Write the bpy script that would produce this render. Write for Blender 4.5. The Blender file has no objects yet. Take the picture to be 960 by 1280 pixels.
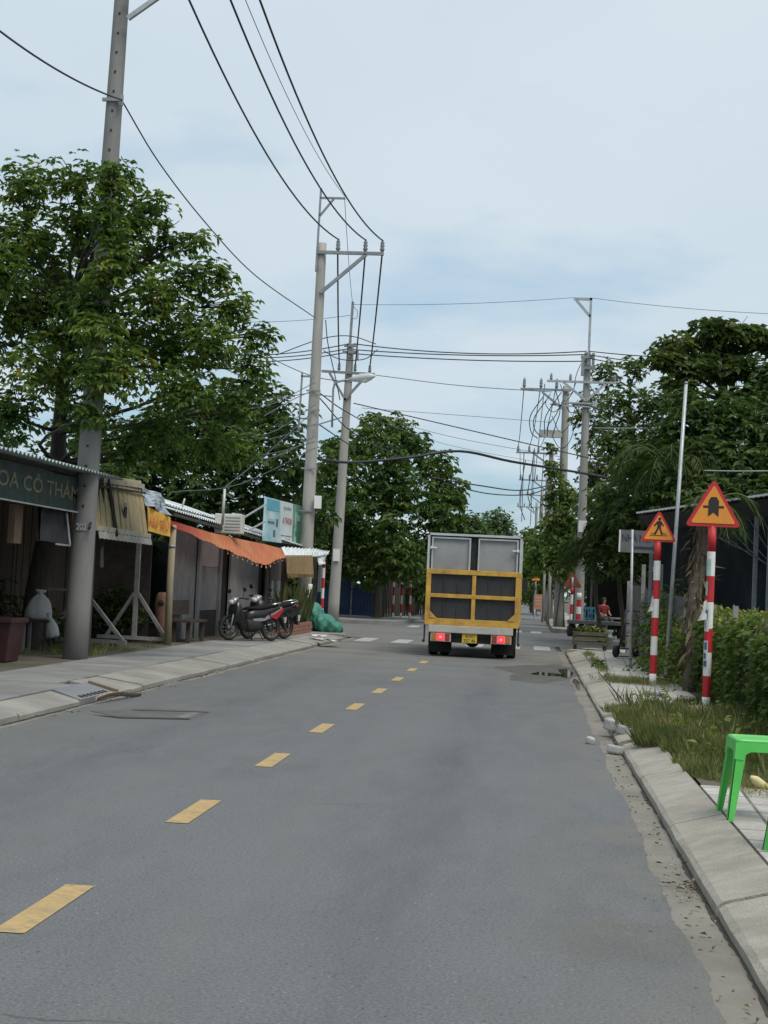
import bpy, math, random
import numpy as np
from mathutils import Vector, Matrix, Euler
random.seed(7); RS = np.random.RandomState(11)
SC = bpy.context.scene; COL = SC.collection
# ------------------------------------------------------------------ camera model (real place: road runs along +Y, centre line X=0)
F_PX, EYE = 1923.0, Vector((2.083, 0.0, 1.5))
PITCH, ROLL, YAW = math.radians(2.742), math.radians(2.7), math.atan(0.0976)
CAMROT = Matrix.Rotation(YAW, 3, 'Z') @ Matrix.Rotation(math.pi/2 + PITCH, 3, 'X') @ Matrix.Rotation(ROLL, 3, 'Z')
def ray(px, py): return CAMROT @ Vector(((px-480)/F_PX, -(py-640)/F_PX, -1.0))
def at(px, py, Y):  d = ray(px, py); return EYE + d*(Y/d.y)            # survey point at distance Y
def atx(px, py, X): d = ray(px, py); return EYE + d*((X-EYE.x)/d.x)    # survey point on plane X
def gr(px, py, z=0.0): d = ray(px, py); return EYE + d*((z-EYE.z)/d.z) # survey point on the ground
# ------------------------------------------------------------------ materials
MATS = {}
def new_mat(name):
    m = bpy.data.materials.new(name); m.use_nodes = True
    nt = m.node_tree; b = nt.nodes['Principled BSDF']; return m, nt, b
def N(nt, t, **kw):
    n = nt.nodes.new(t)
    for k, v in kw.items():
        if k in n.inputs: n.inputs[k].default_value = v
        else: setattr(n, k, v)
    return n
def L(nt, a, b): nt.links.new(a, b)
def mixc(nt, fac, a, b, mode='MIX'):
    n = nt.nodes.new('ShaderNodeMix'); n.data_type = 'RGBA'; n.blend_type = mode
    for s, v in ((0, fac), (6, a), (7, b)):
        if hasattr(v, 'is_output'): L(nt, v, n.inputs[s])
        else: n.inputs[s].default_value = v if s == 0 else (*v, 1)
    return n.outputs[2]
def rng_(nt, src, a, b, c=0.0, d=1.0):
    n = nt.nodes.new('ShaderNodeMapRange'); n.clamp = True
    L(nt, src, n.inputs[0])
    for i, v in enumerate((a, b, c, d)): n.inputs[i+1].default_value = v
    return n.outputs[0]
def noise(nt, vec, scale, detail=5, rough=.6, sx=(1,1,1)):
    if sx != (1,1,1):
        mp = N(nt, 'ShaderNodeMapping'); mp.inputs['Scale'].default_value = sx; L(nt, vec, mp.inputs['Vector']); vec = mp.outputs[0]
    n = N(nt, 'ShaderNodeTexNoise', Scale=scale, Detail=detail, Roughness=rough); L(nt, vec, n.inputs['Vector']); return n.outputs['Fac']
def P(name, col, rough=.75, var=.25, scale=6, dirt=None, dirt_amt=.5, bump=.15, bscale=40, metal=0, sx=(1,1,1), emit=None, spec=None):
    if name in MATS: return MATS[name]
    m, nt, b = new_mat(name)
    tc = N(nt, 'ShaderNodeTexCoord').outputs['Object']
    f = rng_(nt, noise(nt, tc, scale, 6, .65, sx), .3, .7)
    lo = tuple(c*(1-var) for c in col); hi = tuple(min(1, c*(1+var)) for c in col)
    c = mixc(nt, f, lo, hi)
    if dirt:
        d = rng_(nt, noise(nt, tc, scale*.45, 8, .7, sx), .48, .72, 0, dirt_amt); c = mixc(nt, d, c, dirt)
    L(nt, c, b.inputs['Base Color'])
    r = rng_(nt, noise(nt, tc, scale*1.7, 4), .3, .7, max(0, rough-.12), min(1, rough+.1)); L(nt, r, b.inputs['Roughness'])
    b.inputs['Metallic'].default_value = metal
    if spec is not None: b.inputs['Specular IOR Level'].default_value = spec
    if bump:
        bp = N(nt, 'ShaderNodeBump', Strength=bump, Distance=.02); L(nt, noise(nt, tc, bscale, 5), bp.inputs['Height']); L(nt, bp.outputs[0], b.inputs['Normal'])
    if emit: b.inputs['Emission Color'].default_value = (*emit[:3], 1); b.inputs['Emission Strength'].default_value = emit[3]
    MATS[name] = m; return m
def LEAF(name, c0, c1, c2, trans=.3, rough=.45):
    if name in MATS: return MATS[name]
    m, nt, b = new_mat(name)
    a = N(nt, 'ShaderNodeAttribute', attribute_name='rnd')
    r = N(nt, 'ShaderNodeValToRGB'); L(nt, a.outputs['Fac'], r.inputs[0])
    r.color_ramp.elements[0].color = (*c0, 1); r.color_ramp.elements[1].color = (*c2, 1); r.color_ramp.elements[1].position = .97
    e = r.color_ramp.elements.new(.55); e.color = (*c1, 1)
    e2 = r.color_ramp.elements.new(.995); e2.color = (c2[0]*1.7, c2[1]*1.15, c2[2]*.9, 1)
    L(nt, r.outputs[0], b.inputs['Base Color']); b.inputs['Roughness'].default_value = rough
    b.inputs['Specular IOR Level'].default_value = .22
    t = N(nt, 'ShaderNodeBsdfTranslucent'); L(nt, mixc(nt, 1.0, r.outputs[0], (1.0, 1.15, .6), 'MULTIPLY'), t.inputs['Color'])
    ms = N(nt, 'ShaderNodeMixShader'); ms.inputs[0].default_value = trans
    L(nt, b.outputs[0], ms.inputs[1]); L(nt, t.outputs[0], ms.inputs[2]); L(nt, ms.outputs[0], nt.nodes['Material Output'].inputs[0])
    MATS[name] = m; return m
# ------------------------------------------------------------------ mesh builder
def frame_for(d, up=Vector((0,0,1))):
    d = d.normalized()
    if abs(d.dot(up)) > .98: up = Vector((0,1,0))
    x = d.cross(up).normalized(); y = x.cross(d).normalized(); return x, y
class MB:
    def __init__(s): s.v = []; s.f = []; s.m = []; s.sm = []
    def add(s, vs, fs, mi=0, smooth=False):
        o = len(s.v); s.v += [tuple(v) for v in vs]
        for f in fs: s.f.append([i+o for i in f]); s.m.append(mi); s.sm.append(smooth)
        return s
    def box(s, c, sz, R=None, mi=0):
        c = Vector(c); h = Vector(sz)/2
        vs = [Vector((x*h.x, y*h.y, z*h.z)) for x in (-1,1) for y in (-1,1) for z in (-1,1)]
        if R is not None:
            if not isinstance(R, Matrix): R = Euler(R).to_matrix()
            vs = [R @ v for v in vs]
        return s.add([v+c for v in vs], [(0,1,3,2),(4,6,7,5),(0,4,5,1),(2,3,7,6),(0,2,6,4),(1,5,7,3)], mi)
    def bar(s, a, b, w, h=None, mi=0, up=Vector((0,0,1))):
        a, b = Vector(a), Vector(b); h = h or w; x, y = frame_for(b-a, up)
        vs = [p + x*(i*w/2) + y*(j*h/2) for p in (a, b) for i, j in ((-1,-1),(1,-1),(1,1),(-1,1))]
        return s.add(vs, [(3,2,1,0),(4,5,6,7),(0,1,5,4),(1,2,6,5),(2,3,7,6),(3,0,4,7)], mi)
    def tube(s, pts, r, n=8, mi=0, cap=True, smooth=True):
        pts = [Vector(p) for p in pts]; k = len(pts)
        rs = list(r) if hasattr(r, '__len__') else [r]*k
        vs = []; x = None
        for i, p in enumerate(pts):
            d = (pts[min(i+1, k-1)] - pts[max(i-1, 0)])
            if d.length < 1e-9: d = Vector((0,0,1))
            d.normalize()
            if x is None: x, _ = frame_for(d)
            x = (x - d*x.dot(d))
            if x.length < 1e-6: x, _ = frame_for(d)
            x.normalize(); y = d.cross(x)
            for j in range(n):
                a = 2*math.pi*j/n; vs.append(p + x*(math.cos(a)*rs[i]) + y*(math.sin(a)*rs[i]))
        fs = [(i*n+j, i*n+(j+1)%n, (i+1)*n+(j+1)%n, (i+1)*n+j) for i in range(k-1) for j in range(n)]
        s.add(vs, fs, mi, smooth)
        if cap:
            o = len(s.v) - len(vs)
            s.f.append([o+j for j in reversed(range(n))]); s.m.append(mi); s.sm.append(False)
            s.f.append([o+(k-1)*n+j for j in range(n)]); s.m.append(mi); s.sm.append(False)
        return s
    def lathe(s, c, prof, n=16, mi=0, R=None, smooth=True):
        c = Vector(c); vs = []
        for r, z in prof:
            for j in range(n):
                a = 2*math.pi*j/n; v = Vector((r*math.cos(a), r*math.sin(a), z)); vs.append(c + (R @ v if R is not None else v))
        k = len(prof)
        fs = [(i*n+j, i*n+(j+1)%n, (i+1)*n+(j+1)%n, (i+1)*n+j) for i in range(k-1) for j in range(n)]
        fs += [tuple(reversed(range(n))), tuple((k-1)*n+j for j in range(n))]
        return s.add(vs, fs, mi, smooth)
    def prism(s, poly, o, u, w, t, mi=0):
        o, u, w = Vector(o), Vector(u), Vector(w); nn = u.cross(w).normalized()*t; k = len(poly)
        a = [o + u*p[0] + w*p[1] for p in poly]; b = [q + nn for q in a]
        return s.add(a+b, [tuple(reversed(range(k))), tuple(range(k, 2*k))] + [(i, (i+1)%k, k+(i+1)%k, k+i) for i in range(k)], mi)
    def sheet(s, a, b, c, d, waves=0, amp=.02, nv=1, thick=.004, mi=0, jit=0, per=8):
        # corrugated sheet a-b (across the waves), a-d (along them)
        a, b, c, d = map(Vector, (a, b, c, d)); nrm = (b-a).cross(d-a).normalized(); nu = max(1, int(waves*per)) if waves else 6
        for side in (0, 1):
            vs = []
            for j in range(nv+1):
                for i in range(nu+1):
                    u, v = i/nu, j/nv; p = (a*(1-u)+b*u)*(1-v) + (d*(1-u)+c*u)*v
                    h = amp*math.sin(2*math.pi*waves*u) if waves else 0
                    if jit: h += jit*(math.sin(u*7.3+v*3.1)+math.sin(u*17.1-v*5.7+1)*.6)
                    vs.append(p + nrm*(h - side*thick))
            fs = [(j*(nu+1)+i, j*(nu+1)+i+1, (j+1)*(nu+1)+i+1, (j+1)*(nu+1)+i) for j in range(nv) for i in range(nu)]
            if side: fs = [tuple(reversed(f)) for f in fs]
            s.add(vs, fs, mi, bool(waves))
        return s
    def build(s, name, mats, parent=None, local=False, bevel=0, loc=None):
        me = bpy.data.meshes.new(name); V = [Vector(v) for v in s.v]
        o = bpy.data.objects.new(name, me)
        if parent is not None:
            o.parent = parent
            if not local:
                off = origin(parent); V = [v-off for v in V]
        elif not local:
            if loc is None:
                xs = [v.x for v in V]; ys = [v.y for v in V]; zs = [v.z for v in V]
                loc = ((min(xs)+max(xs))/2, (min(ys)+max(ys))/2, min(zs))
            o.location = loc; V = [v-Vector(loc) for v in V]
        me.from_pydata(V, [], s.f)
        if not isinstance(mats, (list, tuple)): mats = [mats]
        for m in mats: me.materials.append(m)
        me.polygons.foreach_set('material_index', s.m); me.polygons.foreach_set('use_smooth', s.sm); me.update()
        COL.objects.link(o)
        if bevel:
            b = o.modifiers.new('bevel', 'BEVEL'); b.width = bevel; b.segments = 2; b.limit_method = 'ANGLE'; b.angle_limit = .6
        return o
def origin(o):
    p = Vector((0,0,0))
    while o is not None: p += o.location; o = o.parent
    return p
def tag(o, label=None, cat=None, group=None, kind=None):
    if label: o['label'] = label
    if cat: o['category'] = cat
    if group: o['group'] = group
    if kind: o['kind'] = kind
    return o
def thing(name, label, cat, loc=(0,0,0), rot=(0,0,0), group=None):
    o = bpy.data.objects.new(name, None); o.empty_display_size = .2; COL.objects.link(o)
    o.location = loc; o.rotation_euler = rot; return tag(o, label, cat, group)
def struct(name, mb, m): return tag(mb.build(name, m), kind='structure')
def dup(root, loc, rot=None, label=None, scale=None):
    def cp(o, par):
        c = o.copy(); COL.objects.link(c); c.parent = par
        for ch in o.children: cp(ch, c)
        return c
    r = cp(root, None); r.location = loc
    if rot is not None: r.rotation_euler = rot
    if scale: r.scale = (scale,)*3
    if label: r['label'] = label
    return r
def text(name, body, parent, m, o, u, w, width, height, local=False, shear=0):
    # raised lettering fitted in a box: o = lower left corner, u = reading direction, w = up
    o, u, w = Vector(o), Vector(u).normalized(), Vector(w).normalized(); nn = u.cross(w)
    cu = bpy.data.curves.new(name, 'FONT'); cu.body = body; cu.size = 1; cu.extrude = 0.0; cu.shear = shear; cu.offset = .012; cu.resolution_u = 3
    tmp = bpy.data.objects.new(name, cu); COL.objects.link(tmp); bpy.context.view_layer.update()
    me = bpy.data.meshes.new_from_object(tmp.evaluated_get(bpy.context.evaluated_depsgraph_get())); bpy.data.objects.remove(tmp)
    xs = [v.co.x for v in me.vertices]; ys = [v.co.y for v in me.vertices]
    off = Vector((0,0,0)) if local else origin(parent)
    sx, sy = width/(max(xs)-min(xs)), height/(max(ys)-min(ys))
    for v in me.vertices: v.co = o + u*((v.co.x-min(xs))*sx) + w*((v.co.y-min(ys))*sy) + nn*.003 - off
    me.materials.clear(); me.materials.append(m); ob = bpy.data.objects.new(name, me); COL.objects.link(ob); ob.parent = parent; return ob
# ------------------------------------------------------------------ foliage
def nrm(a): return a/np.maximum(1e-9, np.linalg.norm(a, axis=1, keepdims=True))
def leaf_arrays(base, axis, size, width=.42, fold=.12, upj=.6):
    n = len(base); axis = nrm(axis); ref = np.tile([0,0,1.], (n,1)) + RS.normal(0, upj, (n,3))
    side = nrm(np.cross(axis, ref)); nn = np.cross(side, axis); s = size[:,None]
    mid = base + axis*s*.45
    v = np.stack([base, mid+side*s*width*.5+nn*s*fold, base+axis*s - nn*s*fold*.8, mid-side*s*width*.5+nn*s*fold], 1)
    return v.reshape(-1, 3)
def leaf_object(name, V, rnd, m, parent, extra=None):
    n = len(V)//4; off = np.array(origin(parent)) if parent is not None else np.zeros(3)
    me = bpy.data.meshes.new(name); me.vertices.add(len(V)); me.vertices.foreach_set('co', (V-off).astype(np.float32).ravel())
    b = np.arange(n)*4; idx = np.stack([b, b+1, b+2, b, b+2, b+3], 1).ravel()
    me.loops.add(6*n); me.loops.foreach_set('vertex_index', idx.astype(np.int32))
    me.polygons.add(2*n); me.polygons.foreach_set('loop_start', (np.arange(2*n)*3).astype(np.int32))
    me.update(calc_edges=True)
    at_ = me.attributes.new('rnd', 'FLOAT', 'FACE'); at_.data.foreach_set('value', np.repeat(np.clip(rnd, 0, 1), 2).astype(np.float32))
    me.materials.append(m); me.validate(); o = bpy.data.objects.new(name, me); COL.objects.link(o); o.parent = parent; return o
def clump_leaves(clumps, per, size, k=6, droop=.35, flat=.8, width=.42, shell=.45, hue=None):
    """clumps (centre, radius): sprays of k leaflets spread through each clump"""
    VV, RR = [], []
    for c, r in clumps:
        n = max(6, int(per*r*r)); c = np.array(c)
        d = nrm(RS.normal(0, 1, (n,3))); rr = r*RS.uniform(0, 1, (n,1))**shell*RS.uniform(.85, 1.18, (n,1))
        lump = 1 + .22*np.sin(d[:,:1]*5+c[0]*3)*np.sin(d[:,1:2]*4+c[2]*5) + .12*np.sin(d[:,2:3]*9+c[1])
        p = c + d*rr*lump*np.array([1,1,flat])
        base = np.repeat(p, k, 0); out = np.repeat(d, k, 0)
        cn = np.repeat(nrm(d*.55 + np.array([0,0,.9]) + RS.normal(0,.3,(n,3))), k, 0)
        a = RS.normal(0, 1, (n*k,3)); a = nrm(a - cn*np.sum(a*cn, 1, keepdims=True))
        a = a + out*.35 - np.array([0,0,1])*droop
        sz = size*RS.uniform(.5, 1.4, n*k)
        VV.append(leaf_arrays(base, a, sz, width))
        h = RS.uniform(.15, .85) if hue is None else hue
        RR.append(np.clip(np.repeat(RS.normal(0,.16,n), k) + RS.normal(0,.1,n*k) + .25 + .45*h, 0, 1))
    return np.concatenate(VV), np.concatenate(RR)
def limb(mb, a, b, r0, r1, n=7, wob=.12, seg=5):
    a, b = Vector(a), Vector(b); L_ = (b-a).length; pts = []
    w1 = Vector((random.uniform(-1,1), random.uniform(-1,1), random.uniform(-.2,.8)))*wob*L_
    for i in range(seg+1):
        t = i/seg; pts.append(a.lerp(b, t) + w1*math.sin(math.pi*t) + Vector((random.uniform(-1,1), random.uniform(-1,1), 0))*wob*.12*L_*(0 < t < 1))
    mb.tube(pts, [r0+(r1-r0)*i/seg for i in range(seg+1)], n)
    return pts
def tree(name, label, trunk, r0, clumps, lm, bark, per=120, size=.16, k=6, droop=.35, flat=.8, cat='tree', group=None, twigs=4, width=.42, limb_r=.3, shell=.45, leafname='crown'):
    base = Vector(trunk[0]); root = thing(name, label, cat, base, group=group)
    t = MB(); kk = len(trunk)
    t.tube([base-Vector((0,0,.15))] + list(trunk), [r0*1.35] + [r0*(1-.55*i/max(1, kk-1)) for i in range(kk)], 10)
    for c, r in clumps:
        c = Vector(c)
        cand = [Vector(q) for q in trunk[max(1, kk//2):]]
        s = min(cand, key=lambda q: (q-c).length + (0 if q.z < c.z else 1.5))
        pts = limb(t, s, c, r0*limb_r, r0*limb_r*.3)
        for _ in range(twigs):
            d = Vector((random.gauss(0,1), random.gauss(0,1), random.gauss(.2,.8))).normalized()
            limb(t, pts[random.choice((3,4,5))], c + d*r*.85, r0*limb_r*.22, .006, 4, .15, 3)
    t.build('trunk', bark, root)
    V, R = clump_leaves(clumps, per, size, k, droop, flat, width, shell)
    leaf_object(leafname, V, R, lm, root); return root
def shrub(name, label, base, clumps, lm, bark, per=300, size=.1, k=5, cat='shrub', group=None, droop=.2, width=.42, stems=True):
    root = thing(name, label, cat, base, group=group)
    V, R = clump_leaves(clumps, per, size, k, droop, .95, width)
    leaf_object('foliage', V, R, lm, root)
    if stems:
        t = MB()
        for c, r in clumps: limb(t, Vector(base)+Vector((random.uniform(-.1,.1), random.uniform(-.1,.1), -.05)), c, .02, .008, 5, .1, 4)
        t.build('stem', bark, root)
    return root
def palm_fronds(crown, n, length, droop=1.0, lift=.9, az0=0, leaf=.5, pairs=34, spread=(0, 2*math.pi), rw=.018):
    VV, RR = [], []; mb = MB()
    for i in range(n):
        az = az0 + spread[0] + (spread[1]-spread[0])*(i+RS.uniform(-.35,.35))/n; ln = length*RS.uniform(.8, 1.12); lf = lift*RS.uniform(.2, 1.2)
        h = np.array([math.cos(az), math.sin(az), 0]); pts = []
        for j in range(13):
            t = j/12; pts.append(np.array(crown) + h*ln*(t*.9 - .18*t**3) + np.array([0,0,1])*ln*(lf*t - droop*(.55+.5*lf)*t**2.2))
        mb.tube([Vector(p) for p in pts], [rw*(1.1-t/13) for t in range(13)], 5, 0)
        pts = np.array(pts); tt = np.linspace(.12, 1, pairs); ii = np.clip((tt*12).astype(int), 0, 11); fr = tt*12-ii
        b = pts[ii]*(1-fr)[:,None] + pts[ii+1]*fr[:,None]; tg = nrm(pts[ii+1]-pts[ii]); sd = nrm(np.cross(tg, [0,0,1.]))
        hue = RS.uniform(.1,.8)
        for sg in (-1, 1):
            ax = tg*.75 + sd*sg*.8 + np.array([0,0,-.45]) + RS.normal(0,.14,(pairs,3))
            sz = leaf*np.sin(np.pi*np.clip(tt*.86+.12, 0, 1))**.7*RS.uniform(.85,1.15,pairs)
            VV.append(leaf_arrays(b, ax, sz, .1, .02, .2)); RR.append(np.full(pairs, hue)+RS.normal(0,.1,pairs))
    return np.concatenate(VV), np.concatenate(RR), mb
# ------------------------------------------------------------------ camera, sky, sun
cam = bpy.data.cameras.new('camera'); co = bpy.data.objects.new('camera', cam); COL.objects.link(co); SC.camera = co
cam.sensor_fit = 'VERTICAL'; cam.sensor_height = 36; cam.sensor_width = 27; cam.lens = F_PX/1280*36; cam.clip_end = 2000; cam.clip_start = .05
co.matrix_world = Matrix.Translation(EYE) @ CAMROT.to_4x4()
SC.render.engine = 'CYCLES'; SC.view_settings.view_transform = 'Standard'; SC.view_settings.look = 'None'; SC.view_settings.gamma = 1
SC.view_settings.use_curve_mapping = False; SC.view_settings.exposure = 0.78
SC.cycles.max_bounces = 10; SC.cycles.diffuse_bounces = 6; SC.cycles.transmission_bounces = 8; SC.cycles.transparent_max_bounces = 4; SC.cycles.use_denoising = True
SUN_EL, SUN_AZ = math.radians(60), math.radians(135)          # azimuth clockwise from +Y: high, to the right and a little behind
w = bpy.data.worlds.new('World'); SC.world = w; w.use_nodes = True; nt = w.node_tree; bg = nt.nodes['Background']
sky = N(nt, 'ShaderNodeTexSky', sky_type='NISHITA', sun_disc=False, sun_elevation=SUN_EL, sun_rotation=SUN_AZ, altitude=0, air_density=1.0, dust_density=2.2, ozone_density=1.2)
g = N(nt, 'ShaderNodeTexCoord').outputs['Generated']
sep = N(nt, 'ShaderNodeSeparateXYZ'); L(nt, g, sep.inputs[0])
# clouds live on a flat layer high overhead: direction / height
zz = N(nt, 'ShaderNodeMath', operation='MAXIMUM'); L(nt, sep.outputs[2], zz.inputs[0]); zz.inputs[1].default_value = .03
za = N(nt, 'ShaderNodeMath', operation='ADD'); L(nt, zz.outputs[0], za.inputs[0]); za.inputs[1].default_value = .22
dx = N(nt, 'ShaderNodeMath', operation='DIVIDE'); L(nt, sep.outputs[0], dx.inputs[0]); L(nt, za.outputs[0], dx.inputs[1])
dy = N(nt, 'ShaderNodeMath', operation='DIVIDE'); L(nt, sep.outputs[1], dy.inputs[0]); L(nt, za.outputs[0], dy.inputs[1])
cb = N(nt, 'ShaderNodeCombineXYZ'); L(nt, dx.outputs[0], cb.inputs[0]); L(nt, dy.outputs[0], cb.inputs[1])
n1 = noise(nt, cb.outputs[0], 1.9, 7, .52, (1.0, 1.25, 1)); n2 = noise(nt, cb.outputs[0], .9, 4, .5)
hz = rng_(nt, sep.outputs[2], .10, .34, 0, 1)                  # cloud sheet thickens overhead, breaks up low down
ad = N(nt, 'ShaderNodeMath', operation='MULTIPLY_ADD'); L(nt, hz, ad.inputs[0]); ad.inputs[1].default_value = .26; L(nt, n1, ad.inputs[2])
cov = rng_(nt, ad.outputs[0], .36, .62, .12, .97)
cc = mixc(nt, rng_(nt, n2, .32, .68), (5.75, 6.85, 7.7), (6.7, 7.6, 8.2))
clear = mixc(nt, 1.0, sky.outputs[0], (.93, 1.3, 1.5), 'MULTIPLY')
clear = mixc(nt, .55, clear, (4.7, 6.35, 7.5))
L(nt, mixc(nt, cov, clear, cc), bg.inputs['Color']); bg.inputs['Strength'].default_value = .0600
sl = bpy.data.lights.new('sun', 'SUN'); sl.energy = 1.5; sl.angle = math.radians(30); sl.color = (1, .95, .88)
so = bpy.data.objects.new('sun', sl); COL.objects.link(so)
sd = Vector((math.sin(SUN_AZ)*math.cos(SUN_EL), math.cos(SUN_AZ)*math.cos(SUN_EL), math.sin(SUN_EL)))
so.rotation_euler = sd.to_track_quat('Z', 'Y').to_euler(); so.location = (0, 0, 40)
# ------------------------------------------------------------------ ground surfaces
def asphalt():
    m, nt, b = new_mat('asphalt'); tc = N(nt, 'ShaderNodeTexCoord').outputs['Object']
    big = rng_(nt, noise(nt, tc, .35, 6, .6, (1, .5, 1)), .3, .7); c = mixc(nt, big, (.097, .1015, .105), (.131, .1355, .139))
    mid = rng_(nt, noise(nt, tc, 2.2, 6, .7, (1.6, .45, 1)), .42, .68); c = mixc(nt, mid, c, (.13, .132, .136))
    fine = rng_(nt, noise(nt, tc, 60, 5, .8), .40, .62); c = mixc(nt, fine, mixc(nt, 1.0, c, (.80, .80, .80), 'MULTIPLY'), mixc(nt, 1.0, c, (1.38, 1.37, 1.34), 'MULTIPLY'))
    st = N(nt, 'ShaderNodeVectorMath', operation='DISTANCE'); L(nt, tc, st.inputs[0]); st.inputs[1].default_value = (2.55, 6.9, 0)
    sn = N(nt, 'ShaderNodeMath', operation='ADD'); L(nt, rng_(nt, st.outputs['Value'], .1, 1.0, 1, 0), sn.inputs[0]); L(nt, noise(nt, tc, 3.5, 6, .7), sn.inputs[1]); c = mixc(nt, rng_(nt, sn.outputs[0], 1.0, 1.3, 0, .32), c, (.10, .088, .07))
    v = N(nt, 'ShaderNodeTexVoronoi', Scale=55); L(nt, tc, v.inputs['Vector'])
    sp = rng_(nt, v.outputs['Distance'], .08, .26, 1, 0); c = mixc(nt, mixc(nt, sp, (0,0,0), (.55,.55,.55)), c, (.26, .25, .235))
    v2 = N(nt, 'ShaderNodeTexVoronoi', Scale=23); L(nt, tc, v2.inputs['Vector'])
    sp2 = rng_(nt, v2.outputs['Distance'], .04, .14, 1, 0); c = mixc(nt, mixc(nt, sp2, (0,0,0), (.75,.75,.75)), c, (.035, .036, .038))
    for scl, rad, thr, colr in ((5.5, .055, .62, (.030, .030, .031)), (9.0, .075, .70, (.045, .044, .043)), (8.0, .05, .72, (.36, .35, .33)), (15.0, .11, .66, (.24, .235, .225)), (17.0, .13, .62, (.055, .055, .055))):
        vz = N(nt, 'ShaderNodeTexVoronoi', Scale=scl); L(nt, tc, vz.inputs['Vector']); sc3 = N(nt, 'ShaderNodeSeparateColor'); L(nt, vz.outputs['Color'], sc3.inputs[0])
        mm = N(nt, 'ShaderNodeMath', operation='MULTIPLY'); L(nt, rng_(nt, vz.outputs['Distance'], rad*.6, rad, 1, 0), mm.inputs[0]); L(nt, rng_(nt, sc3.outputs[0], thr, thr+.02), mm.inputs[1]); c = mixc(nt, mm.outputs[0], c, colr)
    sx = N(nt, 'ShaderNodeSeparateXYZ'); L(nt, tc, sx.inputs[0])
    # polished wheel tracks, tar filled cracks, oil drips along the lane middles
    for xc, wd, amt, colr in ((-2.1, .32, .22, (.150, .150, .148)), (-.65, .32, .20, (.150, .150, .148)), (.75, .32, .22, (.152, .152, .15)), (2.15, .32, .20, (.15, .15, .148)), (1.45, .22, .30, (.075, .075, .078)), (-1.4, .22, .26, (.075, .075, .078))):
        q = N(nt, 'ShaderNodeMath', operation='SUBTRACT'); L(nt, sx.outputs[0], q.inputs[0]); q.inputs[1].default_value = xc; q2 = N(nt, 'ShaderNodeMath', operation='ABSOLUTE'); L(nt, q.outputs[0], q2.inputs[0])
        q3 = N(nt, 'ShaderNodeMath', operation='MULTIPLY'); L(nt, rng_(nt, q2.outputs[0], .05, wd+.12, amt*1.6, 0), q3.inputs[0]); L(nt, rng_(nt, noise(nt, tc, 1.1, 6, .65, (2, .3, 1)), .36, .66), q3.inputs[1]); c = mixc(nt, q3.outputs[0], c, colr)
    vw = N(nt, 'ShaderNodeVectorMath', operation='MULTIPLY_ADD'); cn_ = N(nt, 'ShaderNodeTexNoise', Scale=2.2, Detail=5); L(nt, tc, cn_.inputs['Vector']); L(nt, cn_.outputs['Color'], vw.inputs[0]); vw.inputs[1].default_value = (.55, .55, 0); L(nt, tc, vw.inputs[2])
    vc = N(nt, 'ShaderNodeTexVoronoi', Scale=.32, feature='DISTANCE_TO_EDGE'); L(nt, vw.outputs[0], vc.inputs['Vector'])
    ck = N(nt, 'ShaderNodeMath', operation='MULTIPLY'); L(nt, rng_(nt, vc.outputs['Distance'], .0015, .006, 1, 0), ck.inputs[0]); L(nt, rng_(nt, noise(nt, tc, .28, 3), .56, .66), ck.inputs[1]); c = mixc(nt, ck.outputs[0], c, (.07, .069, .067))
    # pale dust washed over the junction and along the gutter
    d1 = rng_(nt, sx.outputs[1], 24, 37, 0, 1); d2 = rng_(nt, sx.outputs[1], 40, 60, 1, .35)
    dn = rng_(nt, noise(nt, tc, .9, 6, .65, (.35, 1, 1)), .4, .62)
    pr = N(nt, 'ShaderNodeMath', operation='MULTIPLY'); L(nt, d1, pr.inputs[0]); L(nt, d2, pr.inputs[1])
    pr2 = N(nt, 'ShaderNodeMath', operation='MULTIPLY'); L(nt, pr.outputs[0], pr2.inputs[0]); L(nt, dn, pr2.inputs[1])
    c = mixc(nt, pr2.outputs[0], c, (.20, .185, .155))
    ex = N(nt, 'ShaderNodeMath', operation='ABSOLUTE'); L(nt, sx.outputs[0], ex.inputs[0])
    e = rng_(nt, ex.outputs[0], 2.15, 2.85, 0, .8); en = rng_(nt, noise(nt, tc, 1.3, 7, .7), .45, .7)
    ep = N(nt, 'ShaderNodeMath', operation='MULTIPLY'); L(nt, e, ep.inputs[0]); L(nt, en, ep.inputs[1]); c = mixc(nt, ep.outputs[0], c, (.17, .155, .13))
    L(nt, c, b.inputs['Base Color']); b.inputs['Roughness'].default_value = .86; b.inputs['Specular IOR Level'].default_value = .3
    bp = N(nt, 'ShaderNodeBump', Strength=.5, Distance=.006); L(nt, noise(nt, tc, 120, 3), bp.inputs['Height']); L(nt, bp.outputs[0], b.inputs['Normal']); return m
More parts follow.
